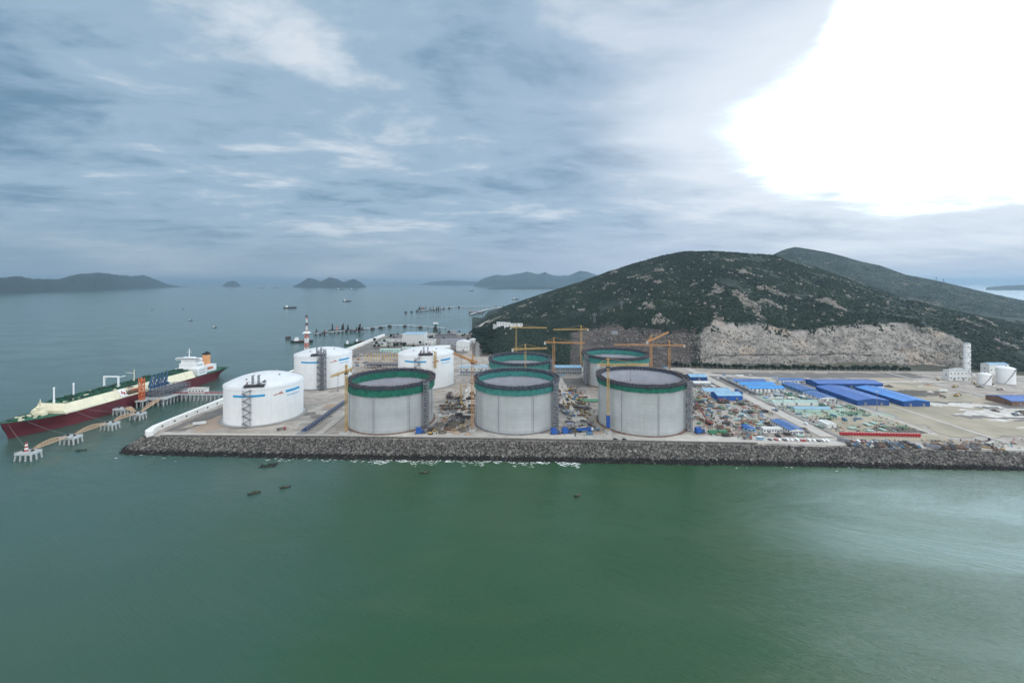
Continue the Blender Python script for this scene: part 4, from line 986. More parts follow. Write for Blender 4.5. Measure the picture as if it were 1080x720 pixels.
# ================================================================== SEAWALL WITH LAMP POSTS
sw = thing('seawall', 'long white concrete seawall along the jetty side of the site', 'wall', (-388, 0, 0))
b = MB(); b.prism([(-1.5, 452), (5.5, 452), (5.5, 1256), (-1.5, 1256)], 10, 15.4); b.prism([(-1.5, 452), (5.5, 452), (9.5, 441), (14, 434.6), (10, 431.5), (3.5, 437)], 10, 15.4); b.build('wall', 'wall_white', sw)
b = MB(); b.box(4.8, 853, 15.4, 1.2, 800, .8); b.build('parapet', 'wall_white', sw)
for i in range(26):
    b = MB(); b.box(5.9, 456 + i * 17, 12.6, .6, 1.5, 1.6); b.build('lamp_niche', 'steel_dark', sw)
cw = thing('crown_wall', 'low grey crown wall along the top of the rock slope', 'wall', (0, 0, 0))
b = MB(); cp = [(x_ , y_ + 1.0) for x_, y_ in CREST[4:8]]; b.prism(cp + [(x_, y_ + 2.0) for x_, y_ in reversed(cp)], 10, 11.5); b.build('wall', 'rock_mid', cw)
#@@SITE
# ================================================================== BUILDINGS
def building(name, label, cat, cx, cy, w_, d_, h, wall='cabin_white', roof='grey_shed', style='gable', wins=(5, 1), rise=None, rz=0, group=None, z=10.03, doors=1, win_m='glass_dark', ribs=True):
    t = thing(name, label, cat, (cx, cy, z), rz, group)
    b = MB(); b.box(0, 0, 0, w_, d_, h); b.build('wall', wall, t)
    rise = rise if rise is not None else min(w_, d_) * .12
    b = MB(); o = .5
    if style == 'flat':
        b.box(0, 0, h, w_ + .4, d_ + .4, .5); b.build('roof', roof, t); b = MB()
        for s in (-1, 1): b.box(0, s * (d_ / 2), h + .5, w_ + .4, .4, .7); b.box(s * (w_ / 2), 0, h + .5, .4, d_ - .4, .7)
        b.build('parapet', wall, t)
    else:
        lng = d_ if d_ > w_ else w_; sp = w_ if d_ > w_ else d_
        pr = [(-sp / 2 - o, h + .02), (0, h + rise), (sp / 2 + o, h + .02), (sp / 2 + o, h + .32), (0, h + rise + .32), (-sp / 2 - o, h + .32)]
        f = (lambda a, l, zz: (a, l, zz)) if d_ > w_ else (lambda a, l, zz: (l, -a, zz))
        P = [f(a, -lng / 2 - o, zz) for a, zz in pr] + [f(a, lng / 2 + o, zz) for a, zz in pr]
        b.add(P, [(5, 4, 3, 2, 1, 0), (6, 7, 8, 9, 10, 11)] + [(i, (i + 1) % 6, 6 + (i + 1) % 6, 6 + i) for i in range(6)]); rf = b.build('roof', roof, t)
        b = MB(); P = [f(a, l, zz) for l in (-lng / 2 + .01, lng / 2 - .01) for a, zz in ((-sp / 2, h), (sp / 2, h), (0, h + rise))]; b.add(P, [(0, 1, 2), (5, 4, 3)]); b.build('gable', wall, t)
        if ribs:
            b = MB(); n = max(4, int(lng / 3.2))
            for i in range(n + 1):
                l = -lng / 2 + lng * i / n
                for s in (-1, 1): b.bar(f(s * (sp / 2 + o), l, h + .36), f(0, l, h + rise + .36), .14)
            b.build('roof_ribs', roof, rf)
            b = MB(); b.bar(f(0, -lng / 2, h + rise + .45), f(0, lng / 2, h + rise + .45), .5, .3); b.build('ridge_cap', 'grey_shed', rf)
    nx, nz = wins
    if nx:
        b = MB(); ww = min(2.4, w_ / nx * .55); wh = min(1.5, h / nz * .5); b.box(0, 0, 0, ww, .1, wh); w0 = None
        for i in range(nx):
            for j in range(nz):
                L_ = ((i + .5) / nx * w_ - w_ / 2, -d_ / 2 - .05, h * (j + .42) / nz)
                if w0 is None: w0 = b.build('window', win_m, t); w0.location = L_
                else: part_copy(w0, t, L_)
        sd = max(1, int(d_ / w_ * nx * .8)) if d_ < 60 else 8
        for i in range(sd):
            for s in (-1, 1): part_copy(w0, t, (s * (w_ / 2 + .05), (i + .5) / sd * d_ - d_ / 2, h * .5), math.pi / 2)
    for i in range(doors):
        b = MB(); b.box((i + .5) / doors * w_ - w_ / 2 + .8, -d_ / 2 - .06, .05, min(3, w_ * .2), .12, min(h * .72, 4)); b.build('door', 'steel_grey', t)
    return t
G_ = 'blue roofed sheds of the construction yard'
building('blue_shed', 'long bright blue shed, left one of the pair with its end toward the sea', 'shed', 470, 580, 42, 74, 6.5, 'shed_navy', 'shed_blue', wins=(0, 1), rise=2.5, group=G_, doors=2)
building('blue_shed', 'long bright blue shed, right one of the pair with its end toward the sea', 'shed', 522, 576, 34, 76, 6.5, 'shed_navy', 'roof_azure', wins=(0, 1), rise=2.2, group=G_, doors=2)
building('blue_shed', 'broad blue shed lying crosswise behind the pair of long sheds', 'shed', 514, 648, 98, 30, 6.5, 'shed_navy', 'shed_blue', wins=(0, 1), rise=2.0, group=G_, doors=3)
building('worker_cabin_block', 'sky blue roofed white cabin block beside the yard road, seaward one', 'cabin block', 372, 616, 52, 16, 5.5, 'cabin_white', 'roof_sky', wins=(9, 2), rise=2.6, group='sky blue roofed cabin blocks', doors=4)
building('worker_cabin_block', 'sky blue roofed white cabin block, middle of the three by the yard road', 'cabin block', 372, 637, 52, 15, 5.5, 'cabin_white', 'roof_sky', wins=(9, 2), rise=2.6, group='sky blue roofed cabin blocks', doors=4)
building('worker_cabin_block', 'sky blue roofed white cabin block, hindmost of the three by the yard road', 'cabin block', 372, 658, 50, 15, 5.5, 'cabin_white', 'roof_slate_blue', wins=(9, 2), rise=2.6, group='sky blue roofed cabin blocks', doors=4)
building('cabin_row', 'slate blue roofed cabin row behind the green netted ground', 'cabin block', 445, 668, 40, 14, 5, 'cabin_white', 'roof_slate_blue', wins=(7, 1), rise=2, doors=3)
building('cabin_row', 'slate blue roofed cabin row tucked in front of the pair of long sheds', 'cabin block', 428, 622, 24, 44, 5, 'bundle_blue', 'roof_slate_blue', wins=(4, 1), rise=2, doors=2)
building('cabin_row', 'grey blue roofed cabin row at the left flank of the long sheds', 'cabin block', 424, 576, 22, 32, 5, 'cabin_white', 'roof_slate_blue', wins=(4, 1), rise=2, doors=2)
building('workshop', 'light blue roofed workshop with a deep blue front wall', 'workshop', 296, 576, 34, 20, 6.5, 'shed_blue', 'roof_light_blue', wins=(0, 1), rise=3, doors=2)
building('workshop', 'light blue roofed workshop directly behind the deep blue fronted one', 'workshop', 294, 604, 38, 22, 5, 'cabin_white', 'roof_light_blue', wins=(6, 1), rise=2.6)
building('workshop', 'small dark blue workshop beneath the quarry road bend', 'workshop', 305, 690, 28, 18, 6, 'shed_navy', 'roof_light_blue', wins=(4, 1), rise=3)
building('store_shed', 'white roofed store beside the small dark blue workshop', 'shed', 296, 655, 26, 14, 4, 'grey_shed', 'cabin_white', wins=(0, 1), rise=1.2)
building('site_office', 'slate blue roofed site office beside the yard road near the shore', 'site office', 300, 455, 15, 32, 4.6, 'cabin_white', 'roof_slate_blue', wins=(5, 1), rise=1.8, doors=2)
building('site_office', 'low white flat roofed cabin next to the slate blue site office', 'site office', 278, 447, 20, 5, 4, 'cabin_white', 'cabin_white', 'flat', wins=(7, 1), doors=2)
building('site_office', 'small blue roofed cabin among the rebar stacks', 'site office', 256, 452, 9, 12, 3.6, 'pale_blue', 'shed_blue', wins=(2, 1), rise=1)
building('covered_store', 'long pale roofed open store in the green netted yard', 'shed', 370, 548, 58, 9, 4.5, 'cabin_white', 'net_mint', wins=(0, 1), rise=1.2, doors=3)
building('covered_store', 'narrow mint roofed store nearest the yard road', 'shed', 372, 520, 44, 8, 4, 'net_mint', 'roof_light_blue', wins=(0, 1), rise=1.2, doors=2)
building('store_shed', 'white site store at the edge of the tan field', 'shed', 352, 466, 10, 14, 4, 'cabin_white', 'cabin_white', wins=(0, 1), rise=.8)
building('blue_shed', 'blue roofed shed at the right edge of the site', 'shed', 682, 556, 68, 30, 6, 'rust', 'shed_blue', wins=(0, 1), rise=3, group=G_, doors=3)
building('service_building', 'pale blue roofed building with dark windows between the rear tanks', 'building', 92, 735, 58, 18, 12, 'grey_shed', 'roof_light_blue', wins=(14, 2), rise=2.5, doors=2)
building('substation', 'low pale building behind the thick yellow crane near the low tank', 'building', -70, 760, 52, 14, 7, 'cabin_white', 'roof_light_blue', 'flat', wins=(8, 1), doors=2)
# the works at the right, below the hill
building('plant_building', 'white box building left of the tall white column', 'building', 731, 688, 30, 10, 15, 'cabin_white', 'grey_shed', 'flat', wins=(5, 2), doors=2)
building('plant_building', 'grey white plant building at the foot of the tall white column', 'building', 775, 724, 24, 9, 10, 'grey_shed', 'cabin_white', 'flat', wins=(3, 1), doors=1)
building('plant_building', 'white warehouse half hidden behind the larger round tank', 'building', 850, 735, 34, 14, 17, 'cabin_white', 'roof_light_blue', wins=(5, 1), rise=2)
cb_ = thing('separation_column', 'tall round white column of the works below the hill', 'tower', (770, 706, 10))
b = MB(); b.lathe([(4.5, 0), (4.5, 57)], 32); b.build('casing', 'white_paint', cb_, True); b = MB(); b.lathe([(4.7, 56.6), (4.7, 57.6), (3.6, 58.6), (0, 58.9)], 32); b.build('cap', 'grey_shed', cb_)
b = MB()
for i in range(7): s = 1 if i % 2 else -1; b.bar((-s * 3.0, -4.9, 4 + i * 7), (s * 3.0, -4.9, 11 + i * 7), .5, .4); b.box(s * 3.2, -4.6, 11 + i * 7, 1.6, 1.4, .3)
b.build('stair', 'steel_grey', cb_)
b = MB()
for i in range(6): b.lathe([(4.5, 6 + i * 9), (4.65, 6 + i * 9), (4.65, 6.4 + i * 9), (4.5, 6.4 + i * 9)], 32)
b.build('panel_seams', 'grey_shed', cb_)
def round_tank(x, y, r, h, label, dome=3.):
    t = thing('round_tank', label, 'storage tank', (x, y, 10.03), 0, 'white round tanks of the works')
    b = MB(); b.lathe([(r, 0), (r, h), (r + .25, h), (r + .25, h + .4)], 48); b.build('wall', 'white_paint', t, True)
    b = MB(); b.lathe([(r + .2, h + .4), (r * .6, h + .4 + dome * .6), (r * .3, h + .4 + dome * .9), (0, h + .4 + dome)], 48); b.build('roof', 'roof_white', t, True)
    b = MB(); n = 14
    for i in range(n):
        a0, a1 = -2.6 + i * .09, -2.6 + (i + 1) * .09; b.bar(((r + .8) * math.cos(a0), (r + .8) * math.sin(a0), h * i / n), ((r + .8) * math.cos(a1), (r + .8) * math.sin(a1), h * (i + 1) / n), 1, .4)
    b.build('spiral_stair', 'steel_grey', t); b = MB(); b.tube((0, 0, h + dome), (0, 0, h + dome + 2), .8, 8); b.build('vent', 'steel_grey', t)
    b = MB(); b.lathe([(r + .7, 0), (r + .7, .7), (r, .8)], 48); b.build('base_ring', 'concrete', t)
round_tank(742, 655, 7.6, 16, 'smaller white round tank to the right of the column')
round_tank(786, 664, 10.6, 24, 'larger white round tank near the right edge of the works')
q = random.Random(12)
for i in range(9):
    t = thing('process_vessel', 'grey white process vessel on legs among the works buildings', 'vessel', (q.uniform(752, 806), q.uniform(682, 698), 10.03), 0, 'process vessels of the works'); hh = q.uniform(4, 9)
    b = MB(); b.lathe([(0, 2), (1.2, 2.2), (1.6, 3), (1.6, hh), (1.1, hh + 1), (0, hh + 1.2)], 14); b.build('shell', q.choice(['grey_shed', 'white_paint']), t, True)
    for s in (-1, 1): b = MB(); b.tube((s * 1.2, 0, 0), (s * 1.2, 0, 3), .2, 6); b.build('leg', 'steel_grey', t)
def pipe_rack(label, x0, y0, x1, y1, w_, h, m='steel_dark', group='pipe racks of the terminal'):
    t = thing('pipe_rack', label, 'pipe rack', (x0, y0, 10.03), math.atan2(y1 - y0, x1 - x0), group); L_ = math.dist((x0, y0), (x1, y1))
    b = MB()
    for i in range(int(L_ / 6) + 1):
        for s in (-1, 1): b.bar((i * 6, s * w_ / 2, 0), (i * 6, s * w_ / 2, h), .45)
        for zz in (h * .55, h - .2): b.bar((i * 6, -w_ / 2, zz), (i * 6, w_ / 2, zz), .4)
    b.build('frame', m, t); q = random.Random(int(L_))
    for lv in (h * .55 + .6, h + .4):
        for k_ in range(4): b = MB(); yy = -w_ / 2 + (k_ + .5) * w_ / 4; b.tube((0, yy, lv), (L_, yy, lv), q.uniform(.25, .6), 6); b.build('pipe', q.choice(['steel_grey', m, 'bundle_grey']), t)
pipe_rack('dark blue grey pipe rack running inland between white and concrete tanks', -223, 448, -223, 556, 5, 2.6, 'shed_navy')
pipe_rack('dark pipe rack across the yard behind the rear white tanks', -275, 786, -205, 786, 14, 8)
pipe_rack('red and grey pipe rack at the root of the jetty behind the nearest white tank', -382, 606, -352, 606, 10, 9, 'red_pipe')
pipe_rack('long grey pipe rack from the jetty root along the seawall', -371, 618, -371, 905, 7, 6, 'rust')
pipe_rack('pale pipe rack crossing behind the thick yellow crane', -90, 725, -5, 725, 6, 5, 'roof_light_blue')
pipe_rack('grey pipe rack beside the yard road', 346, 592, 346, 700, 4, 3, 'steel_grey')
# port buildings far behind
building('office_block', 'pale blue white five storey office block in the port behind the tanks', 'office block', -257, 1108, 56, 46, 25, 'cabin_white', 'roof_light_blue', 'flat', wins=(11, 5), doors=1)
PB = 'low port buildings behind the tanks'
for (px_, py_, w_, d_, h_, wl, rf, st, lb) in (
        (465, 371, 40, 26, 10, 'cabin_white', 'cabin_white', 'gable', 'white warehouse left of the tallest white port shed'),
        (488, 370, 30, 34, 19, 'cabin_white', 'roof_white', 'gable', 'tallest white port shed beside the coast road'),
        (477, 364, 60, 26, 12, 'grey_shed', 'steel_grey', 'gable', 'grey roofed port warehouse behind the white sheds'),
        (453, 364, 26, 24, 12, 'cabin_white', 'grey_shed', 'flat', 'white block beside the office block in the port'),
        (411, 371, 46, 14, 5, 'net_mint', 'net_mint', 'gable', 'low mint roofed port building beside the seawall end'),
        (434, 369, 44, 12, 5, 'cabin_white', 'net_mint', 'gable', 'long low mint roofed port building in front of the office block'),
        (400, 364, 30, 12, 6, 'cabin_white', 'grey_shed', 'gable', 'small port building at the seawall end among trees'),
        (417, 360, 34, 14, 7, 'cabin_white', 'steel_grey', 'gable', 'grey roofed port building left of the office block'),
        (470, 356.5, 60, 16, 9, 'steel_grey', 'steel_dark', 'gable', 'dark roofed long port shed near the far quay'),
        (446, 371.5, 18, 12, 7, 'cabin_white', 'roof_light_blue', 'flat', 'small blue white port hut before the white warehouse'),
        (498, 362, 14, 30, 8, 'cabin_white', 'roof_white', 'gable', 'narrow white port shed by the coast road'),
        (476, 352, 30, 12, 9, 'grey_shed', 'grey_shed', 'flat', 'grey quay building at the end of the port')):
    X_, Y_ = gp(px_, py_); building('port_building', lb, 'building', X_, Y_ + d_ / 2, w_, d_, h_, wl, rf, st, wins=(4, 1), group=PB, ribs=False)
def hill_pt(px_, py_):
    sx, sy = 540 + F * HX / HY, HOR + F * (EYE - HZ) / HY; e = (sx - px_) ** 2 + (sy - py_) ** 2 + 1e6 * ((HU > 5.02) | (HU < .1)); i = np.unravel_index(np.argmin(e), e.shape)
    return float(HX[i]), float(HY[i]), float(HZ[i])
for px_, py_, w_, lb in ((531, 343, 34, 'white building at the wooded foot of the hill by the coast road'), (541, 345, 46, 'pale building on the hill foot, right of the white one'), (523, 346, 16, 'small white hut on the hill foot nearest the coast road')):
    X_, Y_, Z_ = hill_pt(px_, py_); building('hillside_building', lb, 'building', X_, Y_, w_, 14, 10, 'cabin_white', 'grey_shed', 'flat', wins=(5, 2), z=Z_ - 2, doors=1)
X_, Y_, Z_ = hill_pt(648, 352); building('hillside_building', 'grey hut on the brown terraced cutting behind the cranes', 'building', X_, Y_, 14, 8, 6, 'grey_shed', 'steel_grey', 'flat', wins=(3, 1), z=Z_ - 1, doors=1)
def pylon(x, y, z, h, label, m='steel_grey', w_=5):
    t = thing('pylon', label, 'pylon', (x, y, z), 0, 'lattice pylons on the hill'); b = MB(); n = 8
    for i in range(n):
        w0, w1 = w_ * (1 - .85 * i / n), w_ * (1 - .85 * (i + 1) / n); z0_, z1_ = h * i / n, h * (i + 1) / n
        c0 = [(-w0 / 2, -w0 / 2), (w0 / 2, -w0 / 2), (w0 / 2, w0 / 2), (-w0 / 2, w0 / 2)]; c1 = [(a / w0 * w1, c / w0 * w1) for a, c in c0]
        for j in range(4): b.bar(c0[j] + (z0_,), c1[j] + (z1_,), .35); b.bar(c0[j] + (z0_,), c1[(j + 1) % 4] + (z1_,), .22)
    b.build('tower', m, t)
    for zz, ww in ((h * .78, 12), (h * .9, 9)): b = MB(); b.truss((-ww / 2, 0, zz), (ww / 2, 0, zz), .8, 4, .25); b.build('crossarm', m, t)
X_, Y_, Z_ = hill_pt(627, 341); pylon(X_, Y_, Z_ - 1, 26, 'thin lattice pylon on the brown mound above the cranes')
X_, Y_, Z_ = hill_pt(656, 327); pylon(X_, Y_, Z_ - 1, 24, 'lattice pylon on the wooded slope above the cutting')
for px_, lb in ((988, 'left mast of the two standing on the far ridge'), (995, 'right mast of the two standing on the far ridge')):
    d_ = 1990.; i = int(np.argmin(np.abs(c2 - px_))); r_ = int(np.argmin(np.abs(U2[:, i] - 1))); pylon(float(X2[r_, i]), float(Y2[r_, i]), float(Z2[r_, i]) - 2, 30, lb, 'steel_dark', 6)
# red and white signal tower behind the rear white tank
st_ = thing('signal_tower', 'tall red and white banded lattice tower behind the rear left white tank', 'tower', (-376, 764, 10.03))
for i in range(8):
    b = MB(); w_ = 6.6 - i * .3; b.truss((0, 0, i * 8.4), (0, 0, i * 8.4 + 8.4), w_, 2, .9); 
    if i >= 5: b.box(0, 0, i * 8.4, w_ * .8, w_ * .8, 8.0)
    b.build('band', 'red_mark' if i % 2 else 'cabin_white', st_)
for i in range(5): b = MB(); b.truss((0, 0, 67.2 + i * 6.6), (0, 0, 73.8 + i * 6.6), 2.4 - i * .25, 2, .5); b.build('mast_band', 'red_mark' if i % 2 == 0 else 'cabin_white', st_)
for zz, ww in ((67.2, 11), (83, 5), (97, 4.2)): b = MB(); b.box(0, 0, zz, ww, ww, 1.2); b.box(0, 0, zz + 1.2, ww * .7, ww * .7, 2.2); b.build('platform', 'steel_dark' if zz > 70 else 'ship_white', st_)

# ================================================================== VESSELS AND FAR JETTIES
def boat(name, label, cat, x, y, L_, W_, H_, rz, hull='boat_dark', house=True, group=None, masts=1, cargo=None, housem='ship_white', z=0):
    t = thing(name, label, cat, (x, y, z), rz, group); b = MB(); n = 10; P = []
    for i in range(n + 1):
        u = i / n; hw = W_ / 2 * (min(1, (1 - u) * 3.2) ** .7 * min(1, .72 + u * 1.5)); hw = max(hw, .02); sheer = H_ * (1 + .35 * max(0, u - .7) / .3 + .1 * max(0, .2 - u) / .2); xx = -L_ / 2 + L_ * u
        P += [(xx - (L_ * .04 * u), -hw * .8, -.4), (xx, -hw, sheer), (xx, hw, sheer), (xx - (L_ * .04 * u), hw * .8, -.4)]
    fs = [(i * 4 + j, i * 4 + 4 + j, i * 4 + 5 + j, i * 4 + 1 + j) for i in range(n) for j in (0, 2)] + [(3, 0, 1, 2)]
    b.add(P, fs); b.build('hull', hull, t)
    b = MB(); b.add([(p[0], p[1] * .96, p[2] - H_ * .25) for i in range(n + 1) for p in (P[i * 4 + 1], P[i * 4 + 2])], [(2 * i, 2 * i + 2, 2 * i + 3, 2 * i + 1) for i in range(n)]); b.build('deck', 'bundle_brown' if L_ < 20 else 'bundle_grey', t)
    if house:
        b = MB(); b.box(-L_ * .26, 0, H_ * .75, L_ * .16, W_ * .62, H_ * 1.3); b.box(-L_ * .25, 0, H_ * 2.05, L_ * .1, W_ * .5, H_ * .8); hs_ = b.build('wheelhouse', housem, t)
        b = MB(); b.box(-L_ * .2 + .03, 0, H_ * 2.3, .06, W_ * .44, H_ * .3); b.build('window', 'glass_dark', hs_)
    for i in range(masts): b = MB(); xx = -L_ * .22 + i * L_ * .3; b.tube((xx, 0, H_ * .7), (xx, 0, H_ * (3.6 if house else 2.2)), L_ * .008 + .04, 6); b.build('mast', 'steel_dark', t)
    if cargo:
        for i in range(4): b = MB(); b.box(-L_ * .1 + i * L_ * .12, 0, H_ * .75, L_ * .1, W_ * .7, H_ * .5); b.build('hatch', cargo, t)
    return t
def sp(px_, py_, z_=0): return gp(px_, py_, z_)
FB = 'small dark fishing boats off the rock slope'
for px_, py_, L_, a_, lb in ((266, 521, 6, .35, 'small dark boat, left one of the close pair off the rock slope'), (270.5, 519.5, 6, .2, 'small dark boat, right one of the close pair off the rock slope'), (301, 514, 8, .35, 'lone dark boat to the upper right of the close pair of boats'), (447.5, 498.5, 9, .1, 'small dark boat close to the surf below the left open tank'), (609, 523, 6, .5, 'small dark boat alone on open water below the gap between right tanks'), (86, 475, 9, .3, 'small dark boat near the mooring dolphins')):
    X_, Y_ = sp(px_, py_); boat('fishing_boat', lb, 'boat', X_, Y_, L_, 2.2, .9, a_, 'boat_dark', False, FB, 1)
    o = [c_ for c_ in C.objects if c_.get('label') == lb][0]; b = MB(); b.box(-L_ * .2, 0, .7, L_ * .3, 1.4, 1.1); b.build('canopy', 'boat_green', o); b = MB(); b.tube((-L_ * .5, 0, .4), (-L_ * .56, 0, 1.3), .3, 6); b.build('outboard_motor', 'black', o)
X_, Y_ = sp(283, 491); rf_ = thing('raft', 'dark square net raft floating just off the rock slope', 'raft', (X_, Y_, 0), .2)
b = MB()
for i in range(5): b.box(0, -4 + i * 2, -.1, 14, .7, .6); b.box(-6.4 + i * 3.2, 0, .5, .6, 8.8, .25)
b.build('frame', 'boat_dark', rf_); b = MB(); b.box(-2, 0, .75, 4, 3, 1.6); b.build('hut', 'boat_green', rf_)
for i in range(6): b = MB(); b.tube((-6 + i * 2.4, -4.6, 0), (-6 + i * 2.4 + 1, -4.6, 0), .45, 8); b.build('float', 'boat_green', rf_)
X_, Y_ = sp(319, 361); boat('barge', 'dark barge lying left behind the red and white tower', 'barge', X_, Y_, 62, 15, 5, .05, 'boat_dark', True, None, 2, 'rust')
X_, Y_ = sp(370, 364); boat('tug', 'green tug moored behind the white seawall', 'tug', X_, Y_, 34, 11, 4.5, .25, 'boat_green', True, None, 1)
X_, Y_ = sp(380, 361); boat('barge', 'dark work barge next to the green tug at the seawall', 'barge', X_, Y_, 34, 12, 3.5, .3, 'boat_dark', True, None, 2, 'rust')
CS = 'cargo vessels lying at sea'
for px_, py_, L_, a_, lb in ((306, 325, 80, .35, 'dark cargo barge alone at sea left of the small island'), (366, 318, 70, .3, 'dark coaster at sea below the small two humped island'), (544, 316, 64, .1, 'dark coaster near the hill point at sea')):
    X_, Y_ = sp(px_, py_); boat('cargo_vessel', lb, 'ship', X_, Y_, L_, L_ * .17, 7, a_, 'boat_dark', True, CS, 2, 'rust')
for px_, py_, L_, lb in ((359, 305.6, 190, 'hazy bulk carrier just below the small island, left of two'), (373, 305.4, 210, 'hazy bulk carrier just below the small island, right of two'), (275, 303.8, 220, 'hazy ship on the horizon left of the small island'), (289, 303.4, 260, 'hazier larger ship on the horizon right beside another'), (497, 307, 90, 'small hazy vessel before the far coast')):
    X_, Y_ = sp(px_, py_); boat('far_ship', lb, 'ship', X_, Y_, L_, 30, 12, .05, 'boat_dark', True, 'ships near the horizon', 2)
for px_, py_, lb in ((193, 326, 'tiny dark boat far out left of the ship funnel, uppermost'), (201, 338, 'tiny dark boat on the water above the ship stern'), (226.5, 345.5, 'small dark boat on the water right above the ship funnel'), (340, 320, 'tiny dark boat right of the dark cargo barge at sea'), (160, 327, 'tiny dark boat farthest left on the open sea')):
    X_, Y_ = sp(px_, py_); boat('small_boat', lb, 'boat', X_, Y_, 14, 5, 2.2, 1.1, 'boat_dark', True, 'tiny boats on the open sea', 1)
def far_jetty(label, pts, w_=9, z_=7, heads=(), dol=(), equipment=0, seed=1):
    t = thing('distant_jetty', label, 'jetty', gp(*pts[0], z_) + (0,), 0, 'distant jetties beyond the site'); o = Vector(gp(*pts[0], z_) + (0,)); q = random.Random(seed)
    P = [Vector(gp(a, c, z_) + (0,)) - o for a, c in pts]; pr = MB(); pr.tube((0, 0, -1), (0, 0, z_ - 1), 1.4, 6); p0 = None
    for a, c in zip(P[:-1], P[1:]):
        b = MB(); b.bar(a + Vector((0, 0, z_ - .6)), c + Vector((0, 0, z_ - .6)), w_, 1.6); b.build('deck', 'pile_concrete', t); n = min(9, max(2, int((c - a).length / 26)))
        for i in range(n + 1):
            l_ = a.lerp(c, i / n)
            if p0 is None: p0 = pr.build('pile', 'steel_dark', t); p0.location = l_
            else: part_copy(p0, t, l_)
    for (a, c, ww, dd, hh) in heads:
        v = Vector(gp(a, c, z_) + (0,)) - o; b = MB(); b.box(v.x, v.y, z_ - 2, ww, dd, 2.6); b.build('head', 'bundle_dark', t)
        for i in range(int(ww / 9)):
            b = MB(); h_ = q.uniform(.3, 1) * hh; xx = v.x + q.uniform(-.45, .45) * ww; b.box(xx, v.y, z_ + .6, q.uniform(2, 7), 5, h_ * .45); b.truss((xx, v.y, z_), (xx, v.y, z_ + h_), 2, 4, .7); b.build('loading_gear', q.choice(['steel_dark', 'steel_grey', 'red_mark', 'black']), t)
        for i in range(int(ww / 14)): b = MB(); xx = v.x - ww / 2 + (i + .5) * 14; b.box(xx, v.y - dd / 2 + 1, -1, 5, 2, z_ - 1); b.build('fender_pier', 'black', t)
    for a, c in dol: v = Vector(gp(a, c, z_) + (0,)) - o; b = MB(); b.box(v.x, v.y, -1, 12, 10, z_ + 1.5); b.build('dolphin', 'bundle_dark', t)
    return t
far_jetty('nearer distant jetty beyond the seawall, with dark gear and dolphins', [(331, 351.5), (387, 346), (411, 342.6), (428, 342.6), (470, 345.5)], 6, 7, [(339, 350.5, 44, 16, 12), (366, 348, 120, 22, 24)], [(304, 355), (393, 345.5), (402, 344.4), (411, 342.9), (427, 343), (443, 344), (459, 344.5)])
jk = thing('jetty_crane', 'white topped jetty crane standing where the nearer distant jetty reaches land', 'crane', gp(459.5, 347, 8) + (0,)); b = MB(); b.box(0, 0, -1, 16, 14, 9); b.build('base', 'bundle_dark', jk); b = MB(); b.truss((0, 0, 8), (0, 0, 26), 6, 5, 1); b.build('tower', 'dark_green', jk); b = MB(); b.box(0, 0, 26, 16, 10, 5); b.build('house', 'cabin_white', jk)
far_jetty('farther distant jetty with two arms joining the shore below the hill', [(444, 327), (480, 323.2), (520, 323), (541, 325)], 10, 8, [(453, 326, 150, 20, 26)], [(428, 328.4), (434, 328), (440, 327.4), (468, 324.6), (474, 324), (484, 323.2)], 1, 3)
far_jetty('short arm of the farther jetty pointing toward the port', [(541, 322.5), (515, 325.5), (497, 331)], 14, 8, [(503, 329.4, 90, 30, 14)], [(523, 322.5), (531, 322.7)], 1, 4)
#@@YARD
# ================================================================== TREES
def tree_proto(name, label, cat, h, seed, group=None):
    q = random.Random(seed); t = thing(name, label, cat, (0, 0, 0), 0, group); b = MB(); b.tube((0, 0, -.3), (.15, .1, h * .55), h * .035, 7, h * .018)
    for i in range(4): a = q.uniform(0, 6.28); b.tube((.1, .06, h * .4), (math.cos(a) * h * .22, math.sin(a) * h * .22, h * .68), h * .015, 5, h * .006)
    b.build('trunk', 'bark', t); g = np.random.default_rng(seed); n = 70
    v = g.normal(size=(n, 3)); v /= np.linalg.norm(v, axis=1)[:, None]; v *= g.uniform(.45, 1.05, (n, 1)) * np.array([h * .36, h * .36, h * .34]); v[:, 2] += h * .66
    o = blobs('crown', v, g.uniform(.05, .11, (n, 1)) * h * np.ones((n, 3)), ['foliage', 'foliage_dark'], g.integers(0, 2, n), seed, .5); o.parent = t; return t
TR = [tree_proto('roadside_tree', 'dark green tree', 'tree', 8, 70 + i) for i in range(4)]
q = random.Random(44)
def plant(x, y, label, group, s, z=10): place(TR[q.randrange(4)], (x, y, z), q.uniform(0, 6), label, group, s)
for i in range(66):
    X_ = 300 + i * 6.4 + q.uniform(-2, 2); plant(X_, float(np.interp(X_, [260, 330, 480, 700], [815, 781, 760, 750])), 'dark tree in the row along the road below the quarry face', 'trees along the quarry road', q.uniform(.9, 1.5))
for i in range(74):
    u = q.random() ** 1.3; Y_ = 915 + u * 800; X_ = float(np.interp(Y_, [905, 1240, 1700], [-56, -90, -64])) + q.uniform(-9, 9)
    plant(X_, Y_, 'dark tree in the wooded strip beside the coast road', 'trees beside the coast road', q.uniform(1, 1.6))
for i in range(58):
    X_, Y_ = gp(q.uniform(394, 500), q.uniform(351, 368)); 
    if X_ > -372: plant(X_, Y_, 'dark tree among the port buildings', 'trees among the port buildings', q.uniform(.8, 1.5))
